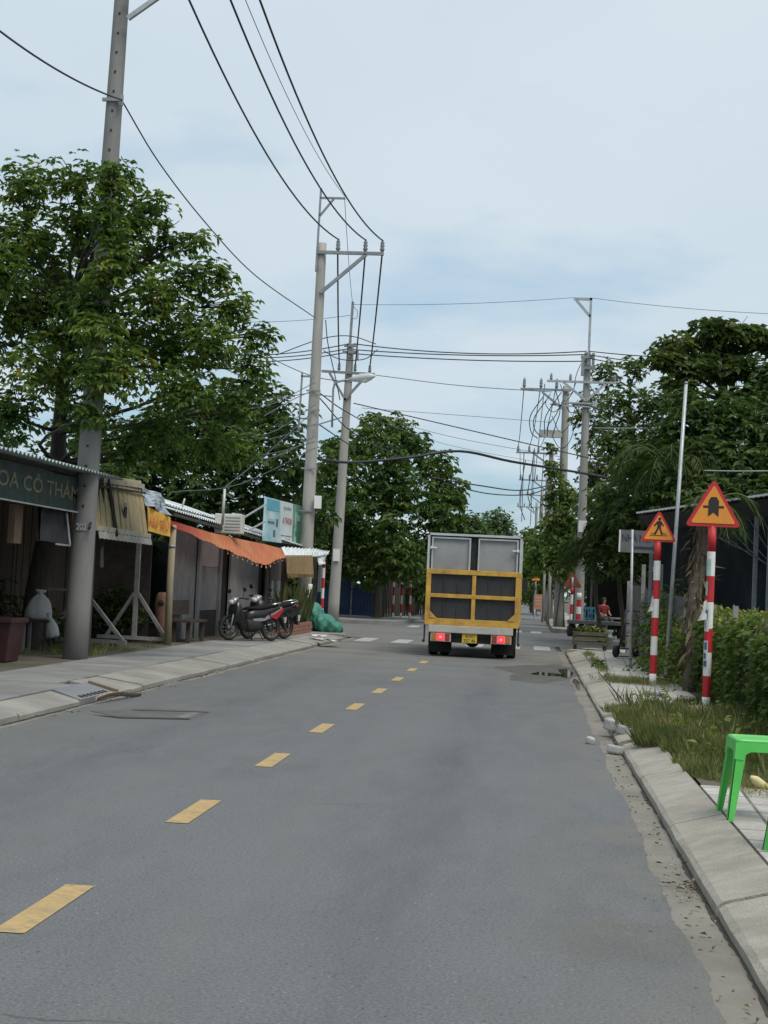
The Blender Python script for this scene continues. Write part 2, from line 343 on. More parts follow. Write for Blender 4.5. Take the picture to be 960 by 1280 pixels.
def pavers():
    m, nt, b = new_mat('pavers'); tc = N(nt, 'ShaderNodeTexCoord').outputs['Object']
    mp = N(nt, 'ShaderNodeMapping'); mp.inputs['Rotation'].default_value = (0, 0, .04); L(nt, tc, mp.inputs['Vector'])
    br = N(nt, 'ShaderNodeTexBrick', Scale=1); L(nt, mp.outputs[0], br.inputs['Vector'])
    br.inputs['Color1'].default_value = (.50, .48, .445, 1); br.inputs['Color2'].default_value = (.41, .39, .36, 1); br.inputs['Mortar'].default_value = (.09, .085, .07, 1)
    br.inputs['Mortar Size'].default_value = .012; br.inputs['Brick Width'].default_value = .4; br.inputs['Row Height'].default_value = .4; br.offset = 0
    f = rng_(nt, noise(nt, tc, 2.5, 7, .7), .4, .7); c = mixc(nt, f, br.outputs['Color'], (.31, .285, .245)); f2 = rng_(nt, noise(nt, tc, 30, 4), .4, .65)
    c = mixc(nt, f2, c, mixc(nt, 1.0, c, (.8, .8, .78), 'MULTIPLY')); L(nt, c, b.inputs['Base Color']); b.inputs['Roughness'].default_value = .85
    bp = N(nt, 'ShaderNodeBump', Strength=.6, Distance=.01); L(nt, br.outputs['Fac'], bp.inputs['Height']); bp.invert = True; L(nt, bp.outputs[0], b.inputs['Normal']); return m
ASPH, PAVE = asphalt(), pavers()
CONC = P('kerb_concrete', (.35, .318, .27), .88, .16, 4.5, (.20, .175, .14), .7, .7, 70, sx=(1,1.3,1))
CONC_L = P('pavement_concrete', (.225, .225, .215), .85, .26, 1.1, (.105, .105, .097), .85, .3, 40)
GUT = P('gutter_concrete', (.205, .188, .158), .9, .22, 1.4, (.11, .098, .078), .7, .5, 60)
DIRT = P('dirt', (.095, .085, .062), .95, .35, 1.2, (.075, .085, .04), .7, .5, 20)
JOINT = P('joint_dirt', (.03, .027, .022), .95, .3, 5, bump=.3)
YEL = P('yellow_paint', (.42, .29, .125), .8, .2, 16, (.17, .155, .13), .85, .25, 90)
WHT = P('white_marking', (.38, .38, .37), .8, .2, 6, (.15, .15, .145), .85, .2, 90)
def quad_strip(xs_a, xs_b, ys, z): # helper for surfaces along the road
    mb = MB(); vs = []
    for a, b_, y in zip(xs_a, xs_b, ys): vs += [(a, y, z), (b_, y, z)]
    return mb.add(vs, [(2*i, 2*i+1, 2*i+3, 2*i+2) for i in range(len(ys)-1)])
gmb = MB(); gmb.add([(-500,-40,-.03),(500,-40,-.03),(500,900,-.03),(-500,900,-.03)], [(0,1,2,3)])
o = gmb.build('ground', DIRT, loc=(0,0,-.03)); tag(o, kind='structure')
# asphalt of main road with ragged edges against the concrete gutters
ys = list(np.arange(-6, 43.9, .05)); ja = lambda y: .016*math.sin(y*1.3)+.010*math.sin(y*3.9+1)+.006*math.sin(y*9.1)+.003*math.sin(y*23.7+2)+.002*math.sin(y*41)
mb = quad_strip([-2.74+ja(y+50) if y > 22 else -2.80+ja(y+50)*.6 for y in ys], [2.83+ja(y)+random.uniform(-.006,.006) for y in ys], ys, 0.0)
o = mb.build('road', ASPH, loc=(0,0,0)); tag(o, kind='structure')
mb = MB(); mb.add([(-2.95, 43.78, 0), (2.95, 43.78, 0), (2.95, 330, 0), (-2.95, 330, 0)], [(0,1,2,3)]); o = mb.build('road', ASPH, loc=(0,0,0)); tag(o, kind='structure')
for nm, x0, x1 in (('side_road', -60, -2.95), ('side_road', 2.95, 60)):
    mb = MB(); mb.add([(x0,43.78,0),(x1,43.78,0),(x1,58.6,0),(x0,58.6,0)], [(0,1,2,3)]) if x0 < -3 else mb.add([(x0,40.6,0),(x1,40.6,0),(x1,59.6,0),(x0,59.6,0)], [(0,1,2,3)])
    o = mb.build(nm, ASPH, loc=(0,0,0)); tag(o, kind='structure')
for sx, ye in ((1, 40.6), (-1, 43.78)):
    ys = list(np.arange(-6, ye, .5)); a, b_ = (2.7, 3.04) if sx > 0 else (-2.9, -2.66)
    struct('gutter', quad_strip([a]*len(ys), [b_]*len(ys), ys, -.004), GUT)
def kerb_run(x0, x1, joints, sgn, riser=.045, top=.15, bury=None):
    # sloping precast kerb slabs x0 (road edge) to x1 (pavement edge), separate slabs with open joints
    mb = MB()
    for a, b_ in zip(joints[:-1], joints[1:]):
        a, b_ = a+.012, b_-.012; dz = random.uniform(-.008, .008); dx = random.uniform(-.008, .008); k = 5
        vs = []
        for i in range(k+1):
            y = a+(b_-a)*i/k; xw = random.uniform(-.006, .006)
            vs += [(x0+dx, y, -.05), (x0+dx+xw, y, riser+dz), (x0+sgn*.03+dx, y, riser+.022+dz), (x1+dx, y, top+dz), (x1+dx, y, -.05)]
        fs = []
        for i in range(k):
            for j in range(4):
                q = (i*5+j, i*5+j+1, (i+1)*5+j+1, (i+1)*5+j); fs.append(q if sgn < 0 else tuple(reversed(q)))
        fs += [tuple(range(5)), tuple(5*k+j for j in range(5))]
        mb.add(vs, fs)
    return mb
jr = [-6, -3.1, -.3, 2.6, 5.2, 7.55, 10.05, 12.65, 15.3]
struct('kerb', kerb_run(3.03, 3.36, jr, 1), CONC)
jr2 = [15.6, 17.9, 20.4, 22.9, 25.3, 27.8, 30.4, 33.0, 35.6, 38.3]
struct('kerb', kerb_run(3.02, 3.34, jr2, 1, .04, .14), CONC)
jl = [-6, -2, 2, 6, 9, 12, 14.9, 16.95]; CONC_K = P('kerb_grey_concrete', (.27, .258, .23), .88, .22, 1.6, (.14, .13, .115), .7, .5, 60); struct('kerb', kerb_run(-2.9, -3.24, jl, -1, .05, .15), CONC_K)
jl2 = [18.5, 19.1, 19.7, 20.4, 22.9, 25.4, 27.9, 30.4, 32.9, 35.4, 37.9, 40.4, 41.4]
struct('kerb', kerb_run(-2.88, -3.5, jl2, -1, .05, .15), CONC_K)
def slab(name, poly, z0, z1, m):
    mb = MB(); k = len(poly); mb.add([(x, y, z0) for x, y in poly] + [(x, y, z1) for x, y in poly], [tuple(range(k, 2*k))] + [(i, (i+1)%k, k+(i+1)%k, k+i) for i in range(k)])
    o = mb.build(name, m, loc=(0,0,0)); return tag(o, kind='structure')
def arc(cx, cy, r, a0, a1, n=10): return [(cx+r*math.cos(math.radians(a0+(a1-a0)*i/n)), cy+r*math.sin(math.radians(a0+(a1-a0)*i/n))) for i in range(n+1)]
# left pavement slabs, separate pours with dirty joints
struct('joint', MB().box((-4.02, 6, .05), (1.5, 24.2, .16)).box((-4.14, 29.8, .05), (1.22, 23.2, .16)), JOINT)
xj = [-3.27, -4.72]; yj = [-6, -1, 4, 9, 13.6, 18.1, 22.4, 26.9, 31.5, 36.4, 41.4]
mb = MB()
for a, b_ in zip(yj[:-1], yj[1:]):
    xa = -3.28 if a < 18 else -3.53
    mb.box(((xa-4.72)/2, (a+b_)/2, .075), (abs(xa+4.72), b_-a-.03, .152+random.uniform(-.006,.006)))
struct('pavement', mb, CONC_L)
# rounded corner of left pavement into the side road
cor = [(-2.88, 41.4)] + arc(-4.6, 42.0, 1.72, 0, 90, 8) + [(-14, 43.7), (-14, 43.2), (-4.8, 41.4)]
slab('pavement', cor, -.05, .13, CONC_L)
slab('yard', [(-40, -6), (-4.74, -6), (-4.74, 41.4), (-4.9, 43.1), (-40, 43.1)], -.05, .142, DIRT)
# far side of the side roads
cor = [(-60, 58.6), (-5.6, 58.6)] + arc(-5.6, 61.3, 2.7, -90, 0, 8) + [(-2.9, 330), (-4.6, 330), (-4.6, 64), (-60, 64)]
slab('pavement', cor, -.05, .14, CONC_L); slab('yard', [(-300, 64.0), (-4.6, 64.0), (-4.6, 330), (-300, 330)], -.05, .135, DIRT)
cor = [(60, 59.6), (5.2, 59.6)] + arc(5.2, 61.8, 2.2, -90, -180, 8) + [(3.0, 330), (4.7, 330), (4.7, 63.5), (60, 63.5)]
slab('pavement', list(reversed(cor)), -.05, .14, CONC); slab('yard', [(4.7, 63.5), (300, 63.5), (300, 330), (4.7, 330)], -.05, .135, DIRT)
# right pavement: worn pale tiles, then earth verge
slab('joint', [(3.34, -6), (3.42, -6), (3.42, 38.3), (3.34, 38.3)], -.05, .12, JOINT)
slab('pavement', [(3.385, -6), (5.2, -6), (5.2, 11.6), (3.385, 11.6)], -.05, .145, PAVE)
slab('pavement', [(3.37, 19.5), (4.45, 19.5), (4.6, 40.4), (3.5, 40.4), (3.37, 38.3)], -.05, .135, PAVE)
slab('verge', [(3.40, 11.6), (4.9, 11.6), (4.9, 19.5), (3.40, 19.5)], -.05, .12, DIRT)
slab('verge', [(5.2, -6), (60, -6), (60, 40.2), (4.6, 40.2), (4.45, 19.5), (4.9, 19.5), (4.9, 11.6), (5.2, 11.6)], -.05, .125, DIRT)
slab('kerb', [(3.02, 38.35), (3.5, 38.35), (3.9, 40.2), (9, 40.3), (9, 40.55), (3.7, 40.55)], -.05, .14, CONC)
# painted marks
for k in range(9):
    y0 = 6.24 + 3.035*k; mb = MB(); mb.add([(-.07, y0, .004), (.07, y0, .004), (.07, y0+1.03, .004), (-.07, y0+1.03, .004)], [(0,1,2,3)]); struct('lane_marking', mb, YEL)
for k in range(2): y0 = .17+3.035*k; mb = MB(); mb.add([(-.07, y0, .004), (.07, y0, .004), (.07, y0+1.03, .004), (-.07, y0+1.03, .004)], [(0,1,2,3)]); struct('lane_marking', mb, YEL)
for k in range(24): y0 = 62+4*k; mb = MB(); mb.add([(-.07, y0, .004), (.07, y0, .004), (.07, y0+1, .004), (-.07, y0+1, .004)], [(0,1,2,3)]); struct('lane_marking', mb, YEL)
for x in (-2.35, -1.36, -.36, .64, 1.64, 2.45):
    mb = MB(); mb.add([(x-.22, 40.8, .004), (x+.22, 40.8, .004), (x+.22, 43.7, .004), (x-.22, 43.7, .004)], [(0,1,2,3)]); struct('crossing_marking', mb, WHT)
for x in (-2.3, -1.3, -.3, .7, 1.6, 2.35):
    mb = MB(); mb.add([(x-.2, 57.5, .004), (x+.2, 57.5, .004), (x+.2, 60.5, .004), (x-.2, 60.5, .004)], [(0,1,2,3)]); struct('crossing_marking', mb, WHT)
# standing water by the right kerb
PUD, pnt, pb = new_mat('puddle_water'); pb.inputs['Base Color'].default_value = (.018, .017, .015, 1); pb.inputs['Roughness'].default_value = .04; pb.inputs['Specular IOR Level'].default_value = .6
def blob(cx, cy, rx, ry, z, n=28, ph=0):
    mb = MB(); vs = [(cx+rx*(1+.22*math.sin(3*a+ph)+.14*math.sin(5*a+2*ph)+.08*math.sin(11*a))*math.cos(a), cy+ry*(1+.2*math.sin(2*a+ph)+.1*math.sin(7*a))*math.sin(a), z) for a in [2*math.pi*i/n for i in range(n)]]
    return mb.add(vs, [tuple(range(n))])
struct('puddle', blob(2.80, 29.6, .12, 1.9, .005, ph=1), PUD); struct('puddle', blob(2.45, 28.9, .30, .65, .0045, ph=2.4), PUD); struct('puddle', blob(2.92, 26.3, .05, 1.6, .0045, ph=.4), PUD)
for (cx, cy, rx, ry, ph) in ((2.35, 29.4, .8, 3.4, .3),):
    struct('damp_patch', blob(cx, cy, rx, ry, .0022, ph=ph), P('damp_asphalt', (.075, .07, .06), .7, .35, 2.2, (.12, .11, .09), .6, .3, 70))

# old utility cut in the left lane, its edges picked out with dirt
def ground_poly(name, pts, z, m): mb = MB(); mb.add([(p.x, p.y, z) for p in pts], [tuple(range(len(pts)))]); return struct(name, mb, m)
PATCH = P('patch_asphalt', (.104, .102, .097), .9, .25, 2.5, (.13, .12, .10), .7, .5, 70)
ground_poly('asphalt_patch', [gr(112, 889), gr(150, 897), gr(238, 899), gr(262, 890), gr(190, 885)], .0035, PATCH)
ground_poly('asphalt_patch', [gr(112, 893.5), gr(150, 898.2), gr(238, 899.8), gr(236, 898.6), gr(152, 896.8)], .0062, P('crack_dirt', (.035, .032, .028), .95, .3, 4))
ground_poly('asphalt_patch', [gr(165, 887.6), gr(258, 890.4), gr(262, 891), gr(166, 888.4)], .0066, MATS['crack_dirt']); ground_poly('asphalt_patch', [gr(216, 897), gr(232, 898.5), gr(252, 892), gr(240, 891)], .0068, P('patch_grey', (.15, .147, .14), .9, .2, 3))

for sx_, x0, ya, yb in ((1, 3.036, -6, 40), (-1, -2.895, 13, 41)):
    ys = list(np.arange(ya, yb, .06)); f = lambda y: .018+.010*math.sin(y*1.7)+.006*math.sin(y*4.3+1)+.004*math.sin(y*11)+random.uniform(0,.014)
    xs = [x0-sx_*max(.006, f(y)) for y in ys]; struct('gutter_dirt', quad_strip(xs, [x0]*len(ys), ys, .0035 if sx_ < 0 else -.0005) if sx_ > 0 else quad_strip([x0]*len(ys), xs, ys, .0035), P('gutter_silt', (.06, .05, .038), .95, .35, 6, (.03, .026, .02), .6, .5, 60))
# ------------------------------------------------------------------ shared object materials
BLK = P('black_plastic', (.018, .018, .019), .55, .3, 5, bump=.05)
RUB = P('rubber', (.016, .016, .016), .9, .3, 8, (.06, .055, .045), .5)
RED = P('red_paint', (.50, .022, .028), .55, .14, 4, (.30, .05, .04), .3, .08)
WPT = P('white_paint', (.74, .73, .70), .6, .07, 4, (.50, .46, .40), .35, .08)
AMB = P('amber_sheet', (.76, .28, .03), .5, .1, 4, (.50, .22, .07), .45, .03)
SYM = P('black_film', (.022, .017, .016), .5, .1, 4, bump=0)
GALV = P('galvanised', (.40, .42, .43), .5, .2, 5, (.24, .22, .20), .4, .1, 30, metal=.35)
GREYM = P('grey_steel', (.26, .28, .29), .55, .2, 6, (.16, .13, .11), .4, .1, metal=.3)
POLE = P('pole_concrete', (.36, .34, .305), .85, .16, 1.1, (.22, .205, .185), .55, .35, 45, sx=(3,3,.5))
POLED = P('old_pole_concrete', (.31, .30, .275), .85, .2, 1.3, (.15, .145, .13), .6, .35, 45, sx=(3,3,.5))
WIRE = P('cable_black', (.022, .023, .026), .6, .1, 3, bump=0)
WIREG = P('cable_grey', (.16, .17, .18), .6, .1, 3, bump=0)
PORC = P('insulator_grey', (.17, .19, .20), .4, .15, 8, bump=.05)
WOOD = P('weathered_wood', (.20, .185, .155), .85, .3, 5, (.10, .085, .065), .6, .4, 30, sx=(4,4,.6))
WOODG = P('grey_wood', (.27, .27, .26), .85, .25, 5, (.14, .13, .11), .6, .4, 30)
WOODD = P('dark_wood', (.055, .045, .036), .9, .35, 5, (.03, .025, .02), .6, .4, 30)
WOODB = P('brown_plank', (.16, .095, .06), .85, .4, 4, (.09, .075, .06), .6, .4, 30, sx=(5,5,.5))
ZINC = P('zinc_sheet', (.52, .55, .55), .55, .18, 2.5, (.25, .21, .17), .55, .1, 30, metal=.15)
ZINCD = P('dark_zinc_sheet', (.10, .105, .11), .7, .3, 3, (.07, .05, .04), .5, .1, 30)
PLAS = P('grey_plaster', (.30, .31, .315), .85, .18, 1.6, (.17, .17, .165), .6, .25, 40)
DARK = P('dark_board', (.025, .024, .023), .9, .3, 3)  # near-black colour painting in the shade of openings, holes and slots; also plain boards
PAPER = P('paper', (.72, .72, .71), .8, .06, 5, bump=.05)
# ------------------------------------------------------------------ the box truck
YELP = P('truck_yellow', (.60, .35, .055), .6, .2, 5, (.24, .115, .06), .95, .12, 50)
PANL = P('truck_dark_panel', (.030, .031, .036), .6, .25, 4, (.06, .052, .045), .35, .06)
ALU = P('truck_aluminium', (.50, .52, .52), .45, .14, 3, (.30, .29, .27), .5, .06, metal=.3)
TARP = P('truck_grey_sheet', (.30, .31, .31), .55, .16, 1.3, (.19, .19, .185), .7, .06)
CRM = P('truck_cream', (.47, .465, .42), .65, .12, 3, (.27, .22, .16), .7, .08)
CHAS = P('chassis_black', (.02, .019, .018), .8, .3, 5, (.06, .05, .04), .4)
BRAKE = P('brake_lens', (.55, .02, .03), .3, .05, 9, bump=0, emit=(1, .04, .05, .8))
BRAKE2 = P('brake_core', (.6, .05, .05), .3, .05, 9, bump=0, emit=(1, .12, .10, 1.5))
LENSR = P('red_lens', (.30, .045, .03), .25, .1, 9, bump=0); LENSA = P('amber_lens', (.45, .17, .05), .25, .1, 9, bump=0)
PLATE = P('yellow_plate', (.72, .50, .05), .5, .08, 6, (.5, .38, .15), .3, bump=0)
GLASS = P('dark_glass', (.02, .025, .03), .08, .1, 3, bump=0)
tr = thing('box_truck', 'box truck with yellow barred tailgate and lit brake lights driving away', 'truck', (.815, 34.0, 0), (0, 0, 0))
def TB(n, mb, m, par=tr, bev=0): return mb.build(n, m, par, local=True, bevel=bev)
mb = MB().box((0, 2.2, 1.70), (2.02, 4.2, 1.96)); TB('cargo_box', mb, ALU)
mb = MB()
for s in (-1, 1): mb.box((s*1.02, .06, 1.72), (.045, .10, 1.98))
mb.box((0, .06, 2.70), (2.085, .10, .05)); mb.box((0, 2.2, 2.71), (2.085, 4.2, .03))
for s in (-1, 1):
    for k in range(1, 6): mb.box((s*1.02, .1+k*.82, 1.72), (.035, .05, 1.95))
TB('box_frame', mb, P('frame_pale', (.52, .54, .53), .5, .14, 3, (.30, .29, .27), .5, .06)); TB('rear_gap', MB().box((0, .094, 2.27), (1.96, .006, .80)), CHAS)  # dark sheet behind the upper doors paints in the dark of their gaps
for s, x0, x1 in ((-1, -.955, -.085), (1, .075, .965)):
    mb = MB(); x = (x0+x1)/2
    vs = []; 
    for j in range(7):
        for i in range(9): vs.append((x0+(x1-x0)*i/8, .085 - .016*math.sin(math.pi*i/8)*math.sin(math.pi*j/6) + .004*math.sin(i*2.1+j*1.7), 1.92+.72*j/6))
    mb.add(vs, [(j*9+i, j*9+i+1, (j+1)*9+i+1, (j+1)*9+i) for j in range(6) for i in range(8)], 0, True)
    d = TB('upper_door', mb, TARP)
    f = MB(); f.box((x0+.02, .05, 2.27), (.035, .05, .74)); f.box((x1-.02, .05, 2.27), (.035, .05, .74)); f.box((x, .05, 2.625), (x1-x0-.07, .045, .035))
    TB('door_frame', f, ALU, d)
    h = MB().box((s*.90, .01, 2.40), (.13, .035, .03)); h.box((s*.965, .02, 2.40), (.03, .05, .06)); TB('hinge', h, WPT, d)
mb = MB()
for s in (-1, 1): mb.box((s*.985, 0, 1.31), (.105, .09, 1.22)); mb.prism([(0,0),(.16,0),(0,.16)] if s < 0 else [(0,0),(0,.16),(-.16,0)], (s*.935, -.03, .845), (1,0,0), (0,0,1), .03)
mb.box((0.02, 0, 1.31), (.085, .088, 1.0)); mb.box((0, -.002, .77), (2.06, .094, .145)); mb.box((0, -.002, 1.875), (2.06, .094, .105)); mb.box((0, -.004, 1.345), (1.87, .088, .085))
TB('tailgate', mb, YELP, bev=.006)
for x0, x1 in ((-.93, -.025), (.065, .93)):
    for z0, z1 in ((.845, 1.30), (1.39, 1.82)):
        mb = MB().box(((x0+x1)/2, .03, (z0+z1)/2), (x1-x0, .02, z1-z0))
        for k in (.33, .66): mb.box((x0+(x1-x0)*k, .016, (z0+z1)/2), (.03, .03, z1-z0-.01))
        TB('tailgate_panel', mb, PANL)
for s in (-1, 1):
    mb = MB()
    for z, hh in ((.77, .14), (1.345, .07), (1.875, .09)): mb.box((s*1.035, 2.2, z), (.035, 4.1, hh))
    for k in range(6): mb.box((s*1.033, .2+k*.8, 1.31), (.03, .08, 1.05))
    TB('side_board', mb, YELP)
mb = MB().box((-.01, .0, .615), (1.86, .12, .16)); TB('bumper', mb, CRM, bev=.01)
mb = MB().box((0, .10, .42), (1.0, .1, .2)); mb.box((0, 2.6, .55), (.8, 5.2, .16)); mb.box((0, .3, .56), (1.8, .5, .1)); mb.tube([(-.85, 1.02, .37), (.85, 1.02, .37)], .07); mb.lathe((0, 1.02, .37), [(.02, -.17), (.13, -.12), (.17, 0), (.13, .12), (.02, .17)], 14, R=Matrix.Rotation(math.pi/2, 3, 'X'))
TB('chassis', mb, CHAS)
for s in (-1, 1):
    mb = MB().box((s*.665, -.0, .435), (.45, .08, .20)); h = TB('tail_light', mb, CRM, bev=.006)
    TB('brake_lamp', MB().box((s*.665-.0, -.045, .435), (.15, .03, .15)), BRAKE, h, .01); TB('brake_core', MB().box((s*.665, -.062, .435), (.06, .01, .055)), BRAKE2, h)
    TB('indicator', MB().box((s*.665+.148, -.043, .435), (.105, .02, .155)), LENSA if s > 0 else LENSR, h, .008); TB('reverse_lamp', MB().box((s*.665-.148, -.043, .435), (.105, .02, .155)), LENSR if s > 0 else LENSA, h, .008)
pl = TB('number_plate', MB().box((-.03, -.01, .43), (.33, .02, .205)), PLATE, bev=.004)
text('lettering', '51C', pl, SYM, (-.12, -.022, .445), (1,0,0), (0,0,1), .18, .065, True); text('lettering', '237.45', pl, SYM, (-.16, -.022, .345), (1,0,0), (0,0,1), .26, .07, True)
for s in (-1, 1): TB('mud_flap', MB().box((s*.69, .42, .27), (.50, .015, .37)), RUB)
for s in (-1, 1): TB('strap', MB().box((s*1.035, .06, .53), (.035, .02, .44)).box((s*1.05, .05, .33), (.05, .03, .06)), BLK)
def wheel(x, y, w_, r, n='wheel'):
    R = Matrix.Rotation(math.pi/2, 3, 'Y'); t = MB(); t.lathe((x, y, r), [(r*.6, -w_/2), (r*.93, -w_/2), (r, -w_*.38), (r, w_*.38), (r*.93, w_/2), (r*.6, w_/2)], 28, R=R)
    o = TB(n, t, RUB); q = MB(); q.lathe((x, y, r), [(.03, -w_*.3), (r*.3, -w_*.36), (r*.62, -w_*.46), (r*.62, w_*.46), (r*.3, w_*.36), (.03, w_*.3)], 20, R=R); TB('rim', q, GREYM, o)
for s in (-1, 1): wheel(s*.88, 1.02, .2, .36); wheel(s*.62, 1.02, .2, .36); wheel(s*.80, 4.5, .2, .36)
cb_ = MB(); prof = [(4.42, .5), (6.05, .5), (6.1, 1.15), (5.85, 2.0), (5.6, 2.15), (4.42, 2.15)]
cb_.prism(prof, (-.86, 0, 0), (0,1,0), (0,0,1), 1.72); TB('cab', cb_, CRM, bev=.05)
TB('windscreen', MB().add([(-.75, 6.085, 1.2), (.75, 6.085, 1.2), (.7, 5.875, 1.95), (-.7, 5.875, 1.95)], [(0,1,2,3)]), GLASS)
for s in (-1, 1):
    TB('side_window', MB().box((s*.863, 5.2, 1.62), (.01, .85, .6)), GLASS)
    m_ = MB().tube([(s*.86, 5.75, 1.75), (s*1.08, 5.85, 1.78)], .015); m_.box((s*1.1, 5.86, 1.65), (.16, .05, .3)); TB('wing_mirror', m_, BLK)
# ------------------------------------------------------------------ warning signs on striped posts
def striped(mb, a, b, r, bands, start=0, n=14):
    a, b = Vector(a), Vector(b); t = 0
    for i, h in enumerate(bands):
        t1 = t+h; mb.tube([a.lerp(b, t), a.lerp(b, t1)], r, n, (start+i) % 2, cap=(i in (0, len(bands)-1))); t = t1
    return mb
def round_tri(s, rad, n=5):
    h = s*math.sqrt(3)/2; V = [(-s/2, 0), (s/2, 0), (0, h)]; out = []
    cx, cy = 0, h/3
    for i, (x, y) in enumerate(V):
        d = math.hypot(x-cx, y-cy); k = 1-2*rad/d; px, py = cx+(x-cx)*k, cy+(y-cy)*k; a0 = math.atan2(y-cy, x-cx)
        for j in range(n+1): a = a0-math.pi/3+2*math.pi/3*j/n; out.append((px+rad*math.cos(a), py+rad*math.sin(a)))
    return out
def sign(label, loc, ztop, side, bands, start, rot=0, paint=None, group=None, front=True, pr=.054):
    r = thing('warning_sign', label, 'road sign', loc, (0, 0, rot), group)
    mb = MB(); striped(mb, (0,0,-.1), (0,0,ztop), pr, bands, start); mb.build('post', paint or [WPT, RED], r, local=True)
    p = MB().prism(round_tri(side, .035), (0, -.05, ztop-.01), (1,0,0), (0,0,1), -.006); pl_ = p.build('sign_plate', RED, r, local=True)
    hi = side*.80; q = MB().prism(round_tri(hi, .02), (0, -.0575, ztop-.01+side*.058), (1,0,0), (0,0,1), -.003); q.build('amber_face', AMB, pl_, local=True)
    c = MB(); c.box((0, -.035, ztop+.10), (.09, .03, .03)); c.box((0, -.035, ztop+side*.45), (.09, .03, .03)); c.tube([(0,0,ztop-.02), (0,0,ztop+side*.5)], pr*.7, 10); c.build('bracket', GALV, r, local=True)
    return r, pl_
def shape(parent, polys, o, sc_, name='symbol', m=SYM):
    mb = MB()
    for p in polys: mb.prism([(x*sc_, y*sc_) for x, y in p], o, (1,0,0), (0,0,1), -.002)
    return mb.build(name, m, parent, local=True)
b1 = [.09, .112, .124, .127, .14, .14, .13, .137]
s1, p1_ = sign('tall warning sign with a black road junction arrow, paper notices pasted on its striped post', (4.43, 20.6, .12), 2.37, .735, b1, 0, .0)
shape(p1_, [[(-.083,-.15),(-.083,.10),(-.045,.165),(.045,.165),(.083,.10),(.083,-.15),(0,-.085)], [(-.165,-.012),(-.085,-.012),(-.085,.025),(-.165,.025)], [(.085,-.012),(.165,-.012),(.165,.025),(.085,.025)]], (0, -.0605, 2.37+.245), .82)
b2 = [.12, .124, .124, .124, .124, .124, .13, .13]
s2, p2_ = sign('smaller warning sign with a black walking pedestrian on amber', (4.05, 24.6, .135), 2.27, .585, b2, 0, .0)
walk = [[(.012+.03*math.cos(a), .205+.034*math.sin(a)) for a in [i*math.pi/5 for i in range(10)]],
        [(-.035,.165),(.045,.165),(.04,.03),(-.03,.03)], [(-.03,.035),(.012,.035),(-.055,-.10),(-.10,-.10)], [(.005,.035),(.04,.03),(.085,-.10),(.045,-.10)],
        [(-.035,.16),(-.02,.12),(-.085,.055),(-.105,.075)], [(.045,.16),(.03,.12),(.085,.06),(.10,.08)]]
wl = [[(-.17,-.125),(.17,-.125),(.17,-.112),(-.17,-.112)], [(-.15,-.085),(-.07,-.085),(-.07,-.075),(-.15,-.075)], [(.07,-.085),(.15,-.085),(.15,-.075),(.07,-.075)]]
shape(p2_, walk + wl, (0, -.0605, 2.27+.185), .80)
# notices pasted round the post of the tall sign, and a torn sheet
STK = P('sticker_white', (.62, .63, .62), .7, .15, 9, (.35, .36, .37), .5, bump=0); STG = P('sticker_green', (.34, .52, .45), .7, .2, 9, (.6, .63, .6), .5, bump=0); STB = P('sticker_blue', (.08, .12, .24), .7, .3, 20, bump=0)
def wrap(parent, r, z0, z1, a0, a1, m, name='sticker', n=6):
    mb = MB(); vs = []
    for i in range(n+1):
        a = math.radians(a0+(a1-a0)*i/n); vs += [(r*math.cos(a), r*math.sin(a), z0), (r*math.cos(a), r*math.sin(a), z1)]
    return mb.add(vs, [(2*i, 2*i+2, 2*i+3, 2*i+1) for i in range(n)]).build(name, m, parent, local=True)
k1 = wrap(s1, .0562, 1.72, 1.93, 185, 265, STG); wrap(s1, .0562, 1.45, 1.64, 178, 230, STG)
k2 = wrap(s1, .0562, .98, 1.28, 190, 265, STK); k3 = wrap(s1, .0562, .50, .86, 185, 262, STK)
for k, (z0, z1, a0, a1) in enumerate(((1.15,1.26,200,245),(1.02,1.10,215,228),(.74,.84,205,250),(.62,.70,200,240),(.52,.60,200,252))): wrap(s1, .0572, z0, z1, a0, a1, STB, 'sticker_print')
def torn_paper(label, o, w_, h_):
    mb = MB(); vs = []
    for j in range(6):
        for i in range(4):
            u, v = i/3, j/5; vs.append(Vector(o) + Vector((-w_*u*(.55+.75*(1-v)*.9 - .2*math.sin(3*v)), -.03+.05*math.sin(u*2.5+v*2), -h_*(1-v) - .03*u)))
    mb.add(vs, [(j*4+i, j*4+i+1, (j+1)*4+i+1, (j+1)*4+i) for j in range(5) for i in range(3)], 0, True)
    return tag(mb.build('paper_notice', PAPER), label, 'paper')
torn_paper('curled white paper flapping from the junction sign post', (4.395, 20.56, 1.52), .10, .26)
torn_paper('small white paper hanging off the pedestrian sign post', (4.015, 24.57, 1.55), .075, .24)
# ------------------------------------------------------------------ green stool
GRN = P('green_plastic', (.085, .48, .085), .42, .12, 4, (.17, .42, .15), .5, .03)
c0 = gr(917, 1027, .145); sx, sy, sz = .38, .36, .475
st = thing('plastic_stool', 'bright green plastic stool at the end of the grass, seen with its arched side', 'stool', (c0.x+.185, c0.y+.235, .145), (0, 0, math.radians(1.5)))
def rrect(a, b, r, n=4): return [(x0+r*math.cos(t), y0+r*math.sin(t)) for x0, y0, t0 in ((a-r, b-r, 0), (-a+r, b-r, 90), (-a+r, -b+r, 180), (a-r, -b+r, 270)) for t in [math.radians(t0+90*i/n) for i in range(n+1)]]
tp = rrect(.165, .165, .03); mb = MB(); k = len(tp)
rings = [(1.0, .455), (1.0, .468), (.965, .476), (.90, .476), (.88, .470), (.2, .468)]
for i, (s_, z) in enumerate(rings): mb.v += [(x*s_, y*s_, z) for x, y in tp]
